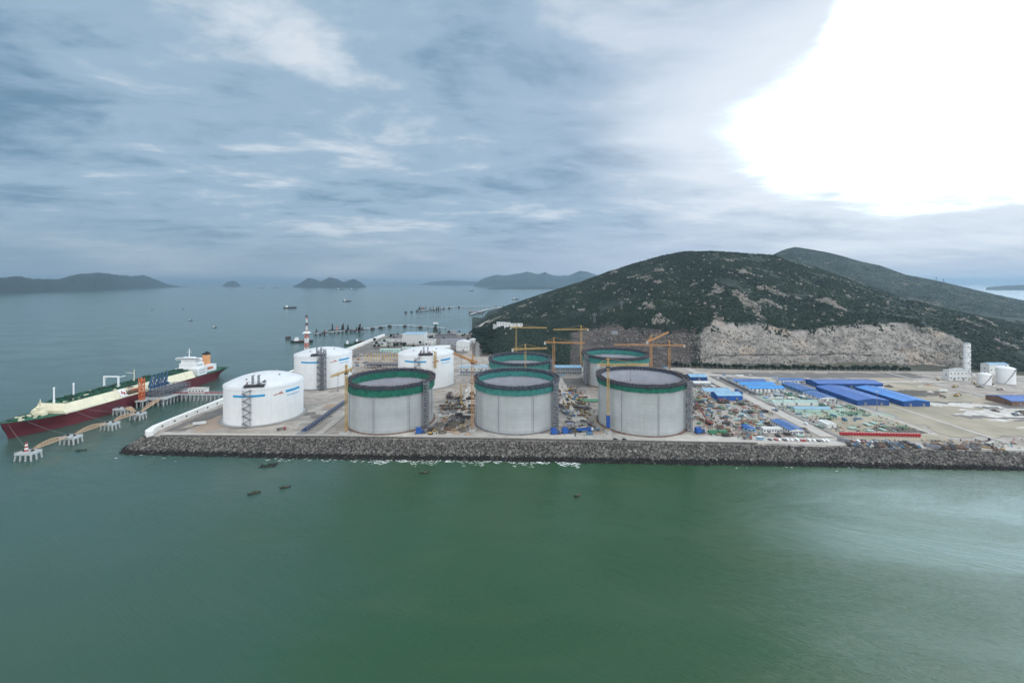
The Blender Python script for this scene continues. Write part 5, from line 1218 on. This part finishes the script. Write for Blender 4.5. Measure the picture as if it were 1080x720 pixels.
# ================================================================== THE YARD
def proto(fn): t = fn(); return t
def bundle_p(m, n=6, L_=9, nm='bar_stack', cat='steel stack'):
    t = thing(nm, 'stack', cat); q = random.Random(L_); b = MB()
    for i in range(n):
        for j in range(3 - (i % 2)): b.bar((-L_ / 2 + q.uniform(-.5, .5), (i - n / 2) * .5, .45 + j * .36), (L_ / 2 + q.uniform(-.5, .5), (i - n / 2) * .5 + q.uniform(-.1, .1), .45 + j * .36), .4, .3)
    b.build('bars', m, t); b = MB()
    for s in (-.3, .3): b.box(s * L_, 0, 0, .4, n * .55, .3)
    b.build('sleepers', 'timber', t); return t
def pipes_p(m, r=.55, L_=10, n=4):
    t = thing('pipe_stack', 'stack', 'pipe stack')
    for j in range(3):
        for i in range(n - j):
            b = MB(); yy = (i - (n - j) / 2) * 2 * r; zz = r + j * r * 1.75; b.lathe([(r, -L_ / 2), (r, L_ / 2), (r * .8, L_ / 2), (r * .8, -L_ / 2), (r, -L_ / 2)], 10); b.v = [(v[2], v[0] + yy, v[1] + zz) for v in b.v]; b.build('pipe', m, t)
    return t
def container_p(m, L_=6.1, W_=2.44, H_=2.6):
    t = thing('container', 'container', 'container'); b = MB(); b.box(0, 0, .15, L_, W_, H_)
    for i in range(14):
        xx = -L_ / 2 + .3 + i * (L_ - .6) / 13
        for s in (-1, 1): b.box(xx, s * (W_ / 2 + .03), .3, .16, .06, H_ - .3)
    b.build('body', m, t)
    for s in (-1, 1): b = MB(); b.box(L_ / 2 + .04, s * W_ / 4, .3, .08, W_ / 2 - .1, H_ - .3); b.bar((L_ / 2 + .12, s * .3, .4), (L_ / 2 + .12, s * .3, H_), .06); b.build('door', m, t)
    return t
def cabin_p(m, roof, L_=8, W_=3):
    t = thing('site_cabin', 'cabin', 'site cabin'); b = MB(); b.box(0, 0, .2, L_, W_, 2.7); b.build('wall', m, t); b = MB(); b.box(0, 0, 2.9, L_ + .4, W_ + .4, .3); b.build('roof', roof, t)
    for i in (-1, 1): b = MB(); b.box(i * L_ * .3, -W_ / 2 - .04, 1.2, 1.4, .08, 1.1); b.build('window', 'glass_dark', t)
    b = MB(); b.box(0, -W_ / 2 - .04, .25, 1, .08, 2.1); b.build('door', 'steel_grey', t); return t
def wheels(t, pts, r=.36, w_=.26):
    for x_, y_ in pts: b = MB(); b.tube((x_, y_ - w_ / 2, r), (x_, y_ + w_ / 2, r), r, 12); b.build('wheel', 'tyre', t)
def car_p(m, van=False):
    t = thing('van' if van else 'parked_car', 'car', 'van' if van else 'car'); b = MB(); h = 1.0
    pr = [(-2.2, .35), (2.2, .35), (2.25, .75), (1.1, 1.0), (.5, 1.5), (-1.4, 1.52), (-2.1, 1.05), (-2.25, .8)] if not van else [(-2.6, .4), (2.6, .4), (2.6, 1.0), (2.2, 1.3), (1.6, 2.1), (-2.6, 2.15)]
    n = len(pr); b.add([(a, s * .88, c) for s in (-1, 1) for a, c in pr], [tuple(range(n)), tuple(range(2 * n - 1, n - 1, -1))] + [(i + n, (i + 1) % n + n, (i + 1) % n, i) for i in range(n)]); b.build('body', m, t)
    b = MB()
    for s in (-1, 1): b.add([(a, s * .9, c) for a, c in ((.85, 1.05), (.35, 1.42), (-1.3, 1.44), (-1.8, 1.08))], [(0, 1, 2, 3) if s > 0 else (3, 2, 1, 0)])
    b.build('side_glass', 'glass_dark', t); wheels(t, [(a, s * .8) for a in (-1.4, 1.4) for s in (-1, 1)]); return t
def truck_p(m, bed):
    t = thing('flatbed_truck', 'truck', 'truck'); b = MB(); b.box(3.4, 0, .9, 2.0, 2.3, 2.0); b.box(3.7, 0, .5, 2.4, 2.3, .5); cb = b.build('cab', m, t); b = MB(); b.box(4.42, 0, 1.8, .06, 2.0, .9); b.build('windscreen', 'glass_dark', cb)
    b = MB(); b.box(-1, 0, .9, 6.6, .9, .3); b.build('chassis', 'steel_dark', t); b = MB(); b.box(-1.2, 0, 1.2, 6.8, 2.4, .25)
    for s in (-1, 1): b.box(-1.2, s * 1.18, 1.45, 6.8, .08, .7)
    b.box(-4.56, 0, 1.45, .08, 2.3, .7); b.build('bed', bed, t); wheels(t, [(a, s * 1.0) for a in (-3.4, -2.2, 3.3) for s in (-1, 1)], .5, .4); return t
def excavator_p(m):
    t = thing('excavator', 'excavator', 'excavator')
    for s in (-1, 1): b = MB(); b.box(0, s * 1.1, .1, 3.8, .6, .8); b.tube((-1.9, s * 1.1 - .3, .5), (-1.9, s * 1.1 + .3, .5), .4, 8); b.tube((1.9, s * 1.1 - .3, .5), (1.9, s * 1.1 + .3, .5), .4, 8); b.build('track', 'tyre', t)
    b = MB(); b.box(-.5, 0, 1.1, 3.6, 2.6, 1.2); b.build('body', m, t); b = MB(); b.box(.6, .8, 2.3, 1.4, 1, 1.3); b.build('cab', 'glass_dark', t)
    b = MB(); b.bar((1.2, -.2, 2), (4, -.2, 5), .6); b.build('boom', m, t); b = MB(); b.bar((4, -.2, 5), (6, -.2, 2), .45); b.build('stick', m, t); b = MB(); b.prism([(5.4, -.8), (6.6, -.8), (6.6, .5), (5.4, .5)], .9, 1.9); b.build('bucket', 'steel_dark', t); return t
def heap_p(m, r=5, h=2, seed=1):
    t = thing('spoil_heap', 'heap', 'heap'); q = random.Random(seed); b = MB(); pr = [(r, -.1), (r * .8, h * .35), (r * .5, h * .75), (r * .2, h), (0, h)]; b.lathe(pr, 18); b.v = [(x_ * q.uniform(.8, 1.2), y_ * q.uniform(.7, 1.1), z_ * q.uniform(.75, 1.15)) for x_, y_, z_ in b.v]; b.build('mound', m, t); return t
def cage_p(m):
    t = thing('rebar_cage', 'cage', 'rebar cage'); b = MB(); L_, W_, H_ = 9, 5, 2.2
    for i in range(10): xx = -L_ / 2 + i * L_ / 9; b.bar((xx, -W_ / 2, .3), (xx, W_ / 2, .3), .2); b.bar((xx, -W_ / 2, H_), (xx, W_ / 2, H_), .2); [b.bar((xx, s * W_ / 2, 0), (xx, s * W_ / 2, H_), .2) for s in (-1, 1)]
    b.build('ties', m, t); b = MB()
    for i in range(6): yy = -W_ / 2 + i * W_ / 5; b.bar((-L_ / 2, yy, H_ + .15), (L_ / 2, yy, H_ + .15), .22); b.bar((-L_ / 2, yy, .5), (L_ / 2, yy, .5), .22)
    b.build('long_bars', m, t); return t
def panels_p(m, L_=7, W_=3.2, n=6):
    t = thing('panel_stack', 'stack', 'panel stack'); q = random.Random(int(L_ * 10)); b = MB()
    for i in range(n): b.box(q.uniform(-.2, .2), q.uniform(-.2, .2), .25 + i * .27, L_, W_, .2)
    b.build('panels', m, t); b = MB(); [b.box(s * L_ * .3, 0, 0, .4, W_, .25) for s in (-1, 1)]; b.build('sleepers', 'timber', t); return t
def frame_p(m, L_=12, W_=6, H_=4):
    t = thing('work_frame', 'frame', 'steel frame'); b = MB()
    for i in range(4):
        xx = -L_ / 2 + i * L_ / 3
        for s in (-1, 1): b.bar((xx, s * W_ / 2, 0), (xx, s * W_ / 2, H_), .4)
        b.bar((xx, -W_ / 2, H_), (xx, W_ / 2, H_), .4)
    for s in (-1, 1): b.bar((-L_ / 2, s * W_ / 2, H_), (L_ / 2, s * W_ / 2, H_), .4)
    b.build('frame', m, t); b = MB(); q = random.Random(9); [b.box(q.uniform(-L_ * .4, L_ * .4), q.uniform(-W_ * .4, W_ * .4), .02, q.uniform(1, 3), q.uniform(.6, 1.6), q.uniform(.4, 1.4)) for _ in range(7)]; b.build('materials', 'bundle_dark', t); return t
def crawler_p(m):
    t = thing('crawler_crane', 'crane', 'crane')
    for s in (-1, 1): b = MB(); b.box(0, s * 2, .1, 7, 1.1, 1.2); b.build('track', 'tyre', t)
    b = MB(); b.box(-1, 0, 1.4, 6, 3.2, 2.2); b.build('body', m, t); b = MB(); b.box(2.4, 1.3, 1.6, 1.6, 1.3, 2); b.build('cab', 'glass_dark', t)
    b = MB(); b.truss((1.5, -.3, 2.6), (16, -.3, 22), 1.2, 9, .3); b.build('boom', m, t); b = MB(); b.bar((16, -.3, 22), (16, -.3, 8), .12); b.box(16, -.3, 7, .8, .8, 1); b.build('hook', 'steel_dark', t); b = MB(); b.bar((-3, -.3, 4), (16, -.3, 22), .14); b.bar((-3, -.3, 3.4), (-1.5, -.3, 7), .3); b.build('stay', 'steel_dark', t); return t
K = {}
def reg(k_, pr, desc, rad): K[k_] = (pr, desc, rad)
reg('bar_g', bundle_p('bundle_grey'), 'grey steel bar stack on sleepers', 5); reg('bar_b', bundle_p('bundle_brown', 7, 11), 'rusty brown steel bar stack on sleepers', 6); reg('bar_bl', bundle_p('bundle_blue', 5, 8), 'blue grey steel bar stack on sleepers', 5); reg('bar_d', bundle_p('bundle_dark', 8, 12), 'long dark steel bar stack on sleepers', 6.5)
reg('tim', bundle_p('timber', 6, 6, 'timber_stack', 'timber stack'), 'pale timber stack on sleepers', 4); reg('pip_g', pipes_p('steel_grey'), 'grey pipe stack', 5.5); reg('pip_w', pipes_p('cabin_white', .45, 8), 'white pipe stack', 5)
reg('con_b', container_p('bundle_blue'), 'blue steel container', 4); reg('con_w', container_p('cabin_white', 12.2), 'long white steel container', 7); reg('con_r', container_p('machine_red'), 'red steel container', 4); reg('con_g', container_p('tarp_green'), 'green steel container', 4)
reg('cab_w', cabin_p('cabin_white', 'roof_slate_blue'), 'white site cabin with blue roof', 5); reg('cab_p', cabin_p('pale_blue', 'cabin_white', 6), 'pale blue site cabin with white roof', 4)
reg('car_w', car_p('car_white'), 'white car', 2.6); reg('car_d', car_p('car_dark'), 'dark car', 2.6); reg('car_r', car_p('car_red'), 'red car', 2.6); reg('van_w', car_p('car_white', True), 'white van', 3)
reg('trk_b', truck_p('car_blue', 'shed_blue'), 'blue flatbed truck', 5.5); reg('trk_r', truck_p('machine_red', 'bundle_grey'), 'red flatbed truck', 5.5); reg('trk_w', truck_p('car_white', 'bundle_blue'), 'white flatbed truck', 5.5)
reg('exc', excavator_p('machine_yellow'), 'yellow excavator', 5); reg('exc_r', excavator_p('tower_orange'), 'orange excavator', 5)
reg('heap', heap_p('earth_dark', 6, 2.4), 'dark spoil heap', 6); reg('heap_s', heap_p('sand_white', 4.5, 1.8, 4), 'white sand heap', 5); reg('heap_t', heap_p('brown_pad', 5, 2, 7), 'brown earth heap', 5)
reg('cage', cage_p('rust'), 'rusty rebar cage', 6); reg('cage_g', cage_p('bundle_dark'), 'dark rebar cage', 6); reg('pan_g', panels_p('pallet_green'), 'green formwork panel stack', 4.5); reg('pan_y', panels_p('timber', 6, 3), 'pale plywood panel stack', 4); reg('pan_b', panels_p('roof_light_blue', 8, 4, 4), 'light blue sheet stack', 5); reg('pan_r', panels_p('red_mark', 5, 3, 5), 'red formwork panel stack', 4); reg('pan_m', panels_p('net_mint', 8, 4, 4), 'mint green panel stack', 5)
reg('frm', frame_p('steel_grey'), 'open grey steel work frame', 7.5); reg('frm_r', frame_p('machine_red', 9, 5, 3), 'open red steel work frame', 6); reg('frm_g', frame_p('tarp_green', 10, 6, 3), 'open green steel work frame', 6.5); reg('craw', crawler_p('machine_red'), 'red crawler crane', 7); reg('craw_y', crawler_p('machine_yellow'), 'yellow crawler crane', 7)
OCC = []
TK = [(-299, 505, 50), (-300, 665, 51), (-137, 666, 52), (-140, 486, 56), (5, 485, 56), (148, 480, 56), (14, 667, 57), (167, 674, 59)] + [(x_, y_, 6) for x_, y_ in ((-176, 443), (-42.6, 452), (103, 447), (200, 600), (264, 700), (126, 760), (8, 790), (19, 592), (60, 600))]
BR = []
for o in list(C.objects):
    if o.parent is None and o.type == 'EMPTY' and o.get('category') in ('shed', 'cabin block', 'workshop', 'site office', 'building', 'office block') and o.location.z < 11:
        w_ = [c_ for c_ in o.children if c_.name.startswith('wall')][0].dimensions; BR.append((o.location.x, o.location.y, w_.x / 2, w_.y / 2))
ROADS = [(320, 335, 430, 790), (490, 498, 420, 700), (440, 450, 436, 560), (660, 669, 430, 760), (-228, -200, 438, 560)]
def free(x_, y_, r_):
    if any(math.hypot(x_ - a, y_ - c) < r_ + d for a, c, d in TK): return False
    if any(abs(x_ - a) < w_ + r_ * .8 and abs(y_ - c) < d + r_ * .8 for a, c, w_, d in BR): return False
    if any(a - r_ * .5 < x_ < c + r_ * .5 and d < y_ < e for a, c, d, e in ROADS): return False
    return all(math.hypot(x_ - a, y_ - c) > (r_ + d) * .72 for a, c, d in OCC)
q = random.Random(2024)
def scatter_yard(n, x0, x1, y0, y1, kinds, where, align=None):
    for _ in range(n):
        k_ = q.choice(kinds); pr, ds, rad = K[k_]
        for tr in range(30):
            x_, y_ = q.uniform(x0, x1), q.uniform(y0, y1)
            if free(x_, y_, rad * .72): break
        else: continue
        OCC.append((x_, y_, rad * .72)); rz = q.choice([0, 1.571, 0, 3.1416]) + q.uniform(-.12, .12) if align is None else align + q.uniform(-.06, .06)
        place(pr, (x_, y_, 10.62), rz, f'{ds} {where}', f'{ds}s {where}', q.uniform(.62, .95) if 'yard' in where else q.uniform(.8, 1.1))
def put(k_, x_, y_, rz, label, s=None):
    pr, ds, rad = K[k_]; OCC.append((x_, y_, rad)); return place(pr, (x_, y_, 10.62), rz, label, ds + 's set out singly', s)
# single machines and huts that stand out
put('trk_b', 77, 446, .1, 'blue flatbed truck parked between the middle and right open tanks', 1.7)
put('trk_w', 90, 450, 3.1, 'white flatbed truck near the foot of the right open tank')
put('craw', 222, 470, 2.2, 'red crawler crane right of the right open tank')
put('craw_y', -66, 545, 1.8, 'yellow crawler crane behind the gap between left and middle tanks')
put('con_g', 212, 441, .05, 'green container nearest the right open tank', 1.4); put('con_g', 222, 440, .05, 'green container standing end on beside the first green one', 1.4)
for x_, y_, lb in ((-97, 443, 'blue pump skid at the right foot of the left open tank'), (46, 441, 'blue pump skid at the right foot of the middle open tank'), (58, 443, 'smaller blue pump skid just right of the middle tank foot'), (200, 444, 'blue pump skid under the right open tank, beside the green containers')):
    t = thing('pump_skid', lb, 'pump skid', (x_, y_, 10.62), .1, 'blue pump skids at the tank feet'); OCC.append((x_, y_, 8)); b = MB(); b.box(0, 0, 0, 11, 6, .5); b.build('skid', 'steel_dark', t)
    b = MB(); b.box(-2, 0, .5, 5.5, 5, 4.6); b.build('housing', 'shed_blue', t); b = MB(); b.box(-2, 0, 5.1, 6, 5.4, .3); b.build('roof', 'tarp_blue', t)
    for i in range(3): b = MB(); b.tube((2 + i * 1.4, 0, .5), (2 + i * 1.4, 0, q.uniform(2, 4.5)), .6, 8); b.build('vessel', q.choice(['arm_blue', 'steel_grey', 'tarp_blue']), t)
t = thing('green_mat', 'flat green matting laid between the rear of the right tanks', 'matting', (108, 565, 10.62)); b = MB(); b.box(0, 0, 0, 34, 14, .3); b.build('sheet', 'tarp_green', t); b = MB(); [b.box(-12 + i * 8, 0, .3, .3, 13, .12) for i in range(4)]; b.build('battens', 'timber', t); OCC.append((108, 565, 18))
for i in range(14):
    t = thing('yellow_column', 'pale yellow column in the row of foundation columns behind the white tanks', 'column', (-296 + i * 5.4, 846, 10.03), 0, 'row of pale yellow columns'); b = MB(); b.box(0, 0, 0, 1.1, 1.1, 15); b.build('shaft', 'crane_yellow', t); b = MB(); b.box(0, 0, 15, 2.4, 1.6, .7); b.build('head', 'timber', t)
sk = thing('steel_bin', 'red steel bin', 'bin'); b = MB(); W_ = 2.2
P = [(-.6, -1.3, .1), (.6, -1.3, .1), (.6, 1.3, .1), (-.6, 1.3, .1), (-.75, -1.7, 3), (.75, -1.7, 3), (.75, 1.7, 3), (-.75, 1.7, 3)]; b.add(P, [(3, 2, 1, 0), (0, 1, 5, 4), (1, 2, 6, 5), (2, 3, 7, 6), (3, 0, 4, 7), (4, 5, 6, 7)]); b.build('body', 'barrier_red', sk)
b = MB(); b.box(0, -1.62, .6, .9, .2, 2.0); b.build('hatch', 'lighthouse_red', sk); b = MB(); b.box(0, 0, 3.0, 1.5, 3.5, .22); b.build('lid', 'red_mark', sk)
for i in range(29):
    u = i / 28; place(sk, (345 + 77 * u, 437.5 - 5 * u, 10.62), -.06, 'red steel bin in the long straight row near the shore', 'red steel bins in one long row')
# stored bars and pipes on the shore strip, and cars beside the road
for i in range(54):
    k_ = q.choice(['bar_g', 'bar_bl', 'bar_bl', 'bar_d', 'bar_b', 'tim', 'pip_g', 'bar_d'] if i < 30 else ['bar_b', 'bar_b', 'bar_d', 'tim', 'bar_g']); pr, ds, rad = K[k_]; x_ = 330 + (i // 2) * 5.0 + q.uniform(-2.6, 2.6) + 6 * (i > 27) ; y_ = float(np.interp(x_, [243, 482, 800], [411.7, 393, 365])) + 5.5 + (i % 2) * 7 + q.uniform(-2, 2.5)
    place(pr, (x_, y_, 10.62), q.choice([1.0, 1.05, .8, 2.4]) + q.uniform(-.2, .2), f'{ds} lying aslant on the shore strip', f'{ds}s on the shore strip')
for i in range(24):
    k_ = q.choice(['car_w', 'car_w', 'car_w', 'van_w', 'car_d', 'car_r']); pr, ds, rad = K[k_]; x_ = 262 + i * 4.2 + q.uniform(-1, 1)
    if 318 < x_ < 337: continue
    place(pr, (x_, 424.5 - (x_ - 243) * .07 + q.uniform(-.4, .4), 10.62), 1.571 + q.uniform(-.06, .06), f'{ds} parked in the row on the shore road', f'{ds}s parked on the shore road')
for x_, y_, k_, rz, lb in ((-250, 452, 'trk_r', .3, 'red flatbed truck in front of the nearest white tank'), (328, 520, 'trk_w', 1.57, 'white flatbed truck driving on the long yard road'), (326, 600, 'trk_b', 1.57, 'blue flatbed truck far up the long yard road'), (331, 470, 'van_w', 1.57, 'white van near the shore end of the yard road'), (240, 426, 'trk_r', 0, 'red flatbed truck on the shore road below the rebar yard'), (252, 424, 'cab_p', 0, 'pale blue cabin at the shore edge below the rebar yard'), (-352, 470, 'con_w', .5, 'white container beside the seawall corner'), (105, 424, 'car_d', 0, 'dark car on the shore road, left of two below the right tank'), (114, 423.5, 'car_d', 0, 'dark car on the shore road, right of two below the right tank')): put(k_, x_, y_, rz, lb)
HEAVY = ['bar_g', 'bar_g', 'heap_t', 'pan_m', 'pan_y', 'tim', 'bar_bl', 'bar_bl', 'cage_g', 'bar_b', 'bar_d', 'bar_bl', 'cage', 'cage_g', 'pan_g', 'pan_y', 'pan_r', 'frm', 'frm_r', 'frm_g', 'tim', 'pip_g', 'con_b', 'con_r', 'con_g', 'pan_b', 'pan_m', 'bar_b', 'pan_g', 'cage']
scatter_yard(120, 208, 316, 432, 566, HEAVY + ['trk_w', 'cab_w'], 'in the yard right of the tanks')
scatter_yard(60, 236, 316, 560, 720, HEAVY + ['trk_r', 'exc', 'cab_w', 'con_w', 'con_w', 'heap_s'], 'in the rear yard beside the workshops')
scatter_yard(56, -90, -46, 436, 600, ['bar_d', 'cage_g', 'cage', 'heap', 'bar_b', 'tim', 'frm', 'cage_g', 'heap_t', 'exc'], 'between the left and middle open tanks')
scatter_yard(70, 52, 100, 434, 620, ['bar_d', 'cage_g', 'heap', 'bar_b', 'pan_y', 'pan_r', 'frm', 'con_b', 'cab_w', 'heap_s', 'exc', 'heap'], 'between the middle and right open tanks')
scatter_yard(46, 340, 438, 440, 600, ['pan_m', 'pan_m', 'frm_g', 'pan_g', 'con_b', 'bar_bl', 'pan_b', 'heap_s', 'con_w', 'trk_w', 'pip_w'], 'on the green netted ground')
scatter_yard(34, 60, 320, 700, 790, ['con_w', 'con_w', 'cab_w', 'heap_s', 'bar_g', 'pan_b', 'trk_w', 'frm', 'con_b', 'heap_t'], 'on the ground under the cutting')
scatter_yard(30, -370, -170, 730, 960, ['heap_t', 'con_w', 'cab_w', 'pip_g', 'bar_b', 'exc_r', 'frm', 'trk_r', 'con_b'], 'on the brown ground behind the white tanks')
scatter_yard(26, 510, 760, 560, 690, ['heap_s', 'heap', 'heap_t', 'con_w', 'exc', 'trk_r'], 'on the fields before the works')
scatter_yard(18, 600, 720, 440, 520, ['heap', 'heap_s', 'exc', 'heap', 'trk_w'], 'on the white sand at the right')
scatter_yard(22, -75, -40, 600, 820, ['bar_g', 'con_w', 'heap_t', 'frm', 'pip_g', 'cab_w'], 'along the track beside the low rear tank')
scatter_yard(16, 340, 440, 560, 720, ['con_w', 'cab_w', 'car_w', 'van_w', 'trk_w'], 'among the cabin blocks')
gl = np.random.default_rng(404); LV = []; LM = []
for n_l, x0, x1, y0, y1 in ((1000, 206, 317, 432, 570), (700, 240, 317, 570, 715), (260, -90, -45, 436, 620), (320, 52, 102, 434, 640), (600, 340, 440, 440, 610), (260, 340, 560, 402, 424), (300, -370, -180, 720, 940), (300, -40, 310, 700, 780)):
    for _ in range(n_l):
        x_, y_ = gl.uniform(x0, x1), gl.uniform(y0, y1)
        if any(math.hypot(x_ - a, y_ - c) < d - 3 for a, c, d in TK) or any(abs(x_ - a) < w_ + 1 and abs(y_ - c) < d + 1 for a, c, w_, d in BR) or any(a < x_ < c and d < y_ < e for a, c, d, e in ROADS) or vnoise(np.array(x_), np.array(y_), .06, 12, 3) < -.12: continue
        lng = gl.random() < .45; sx, sy, sz_ = (gl.uniform(2.5, 6), gl.uniform(.25, .7), gl.uniform(.2, .6)) if lng else (gl.uniform(.5, 2.2), gl.uniform(.5, 1.6), gl.uniform(.3, 1.5))
        a = gl.choice([0, 1.571, .1, 1.45, .8]) + gl.normal(0, .08); LV.append((x_, y_, sx, sy, sz_, a)); LM.append(gl.choice(9, p=[.17, .16, .12, .14, .1, .09, .07, .07, .08]))
B = MB()
for (x_, y_, sx, sy, sz_, a), m_ in zip(LV, LM): B.cur = int(m_); B.box(x_, y_, 10.3, sx, sy, sz_ + .3, a)
struct(B.build('loose_materials', ['bundle_grey', 'bundle_brown', 'bundle_dark', 'timber', 'cabin_white', 'pallet_green', 'bundle_blue', 'red_mark', 'net_mint']), 'stuff')
for p_, ds, r_ in K.values():
    if not p_.get('_used'):
        for ch in list(p_.children_recursive): bpy.data.objects.remove(ch)
        bpy.data.objects.remove(p_)
for x_, y_, lb in ((232, 428, 'floodlight mast at the shore edge of the rebar yard'), (338, 520, 'floodlight mast beside the long yard road'), (-66, 470, 'floodlight mast between left and middle open tanks'), (455, 520, 'floodlight mast at the left long blue shed'), (-345, 560, 'floodlight mast beside the seawall behind the nearest white tank')):
    t = thing('floodlight_mast', lb, 'light mast', (x_, y_, 10.5), 0, 'floodlight masts of the site'); b = MB(); b.tube((0, 0, 0), (0, 0, 24), .4, 8, .2); b.build('pole', 'steel_grey', t)
    for i in range(4): b = MB(); b.box(-1.5 + i, -.3, 23.6, .8, .4, .7); b.build('lamp_head', 'cabin_white', t)
    b = MB(); b.box(0, 0, 23.2, 4.2, .3, .3); b.build('crossbar', 'steel_grey', t)
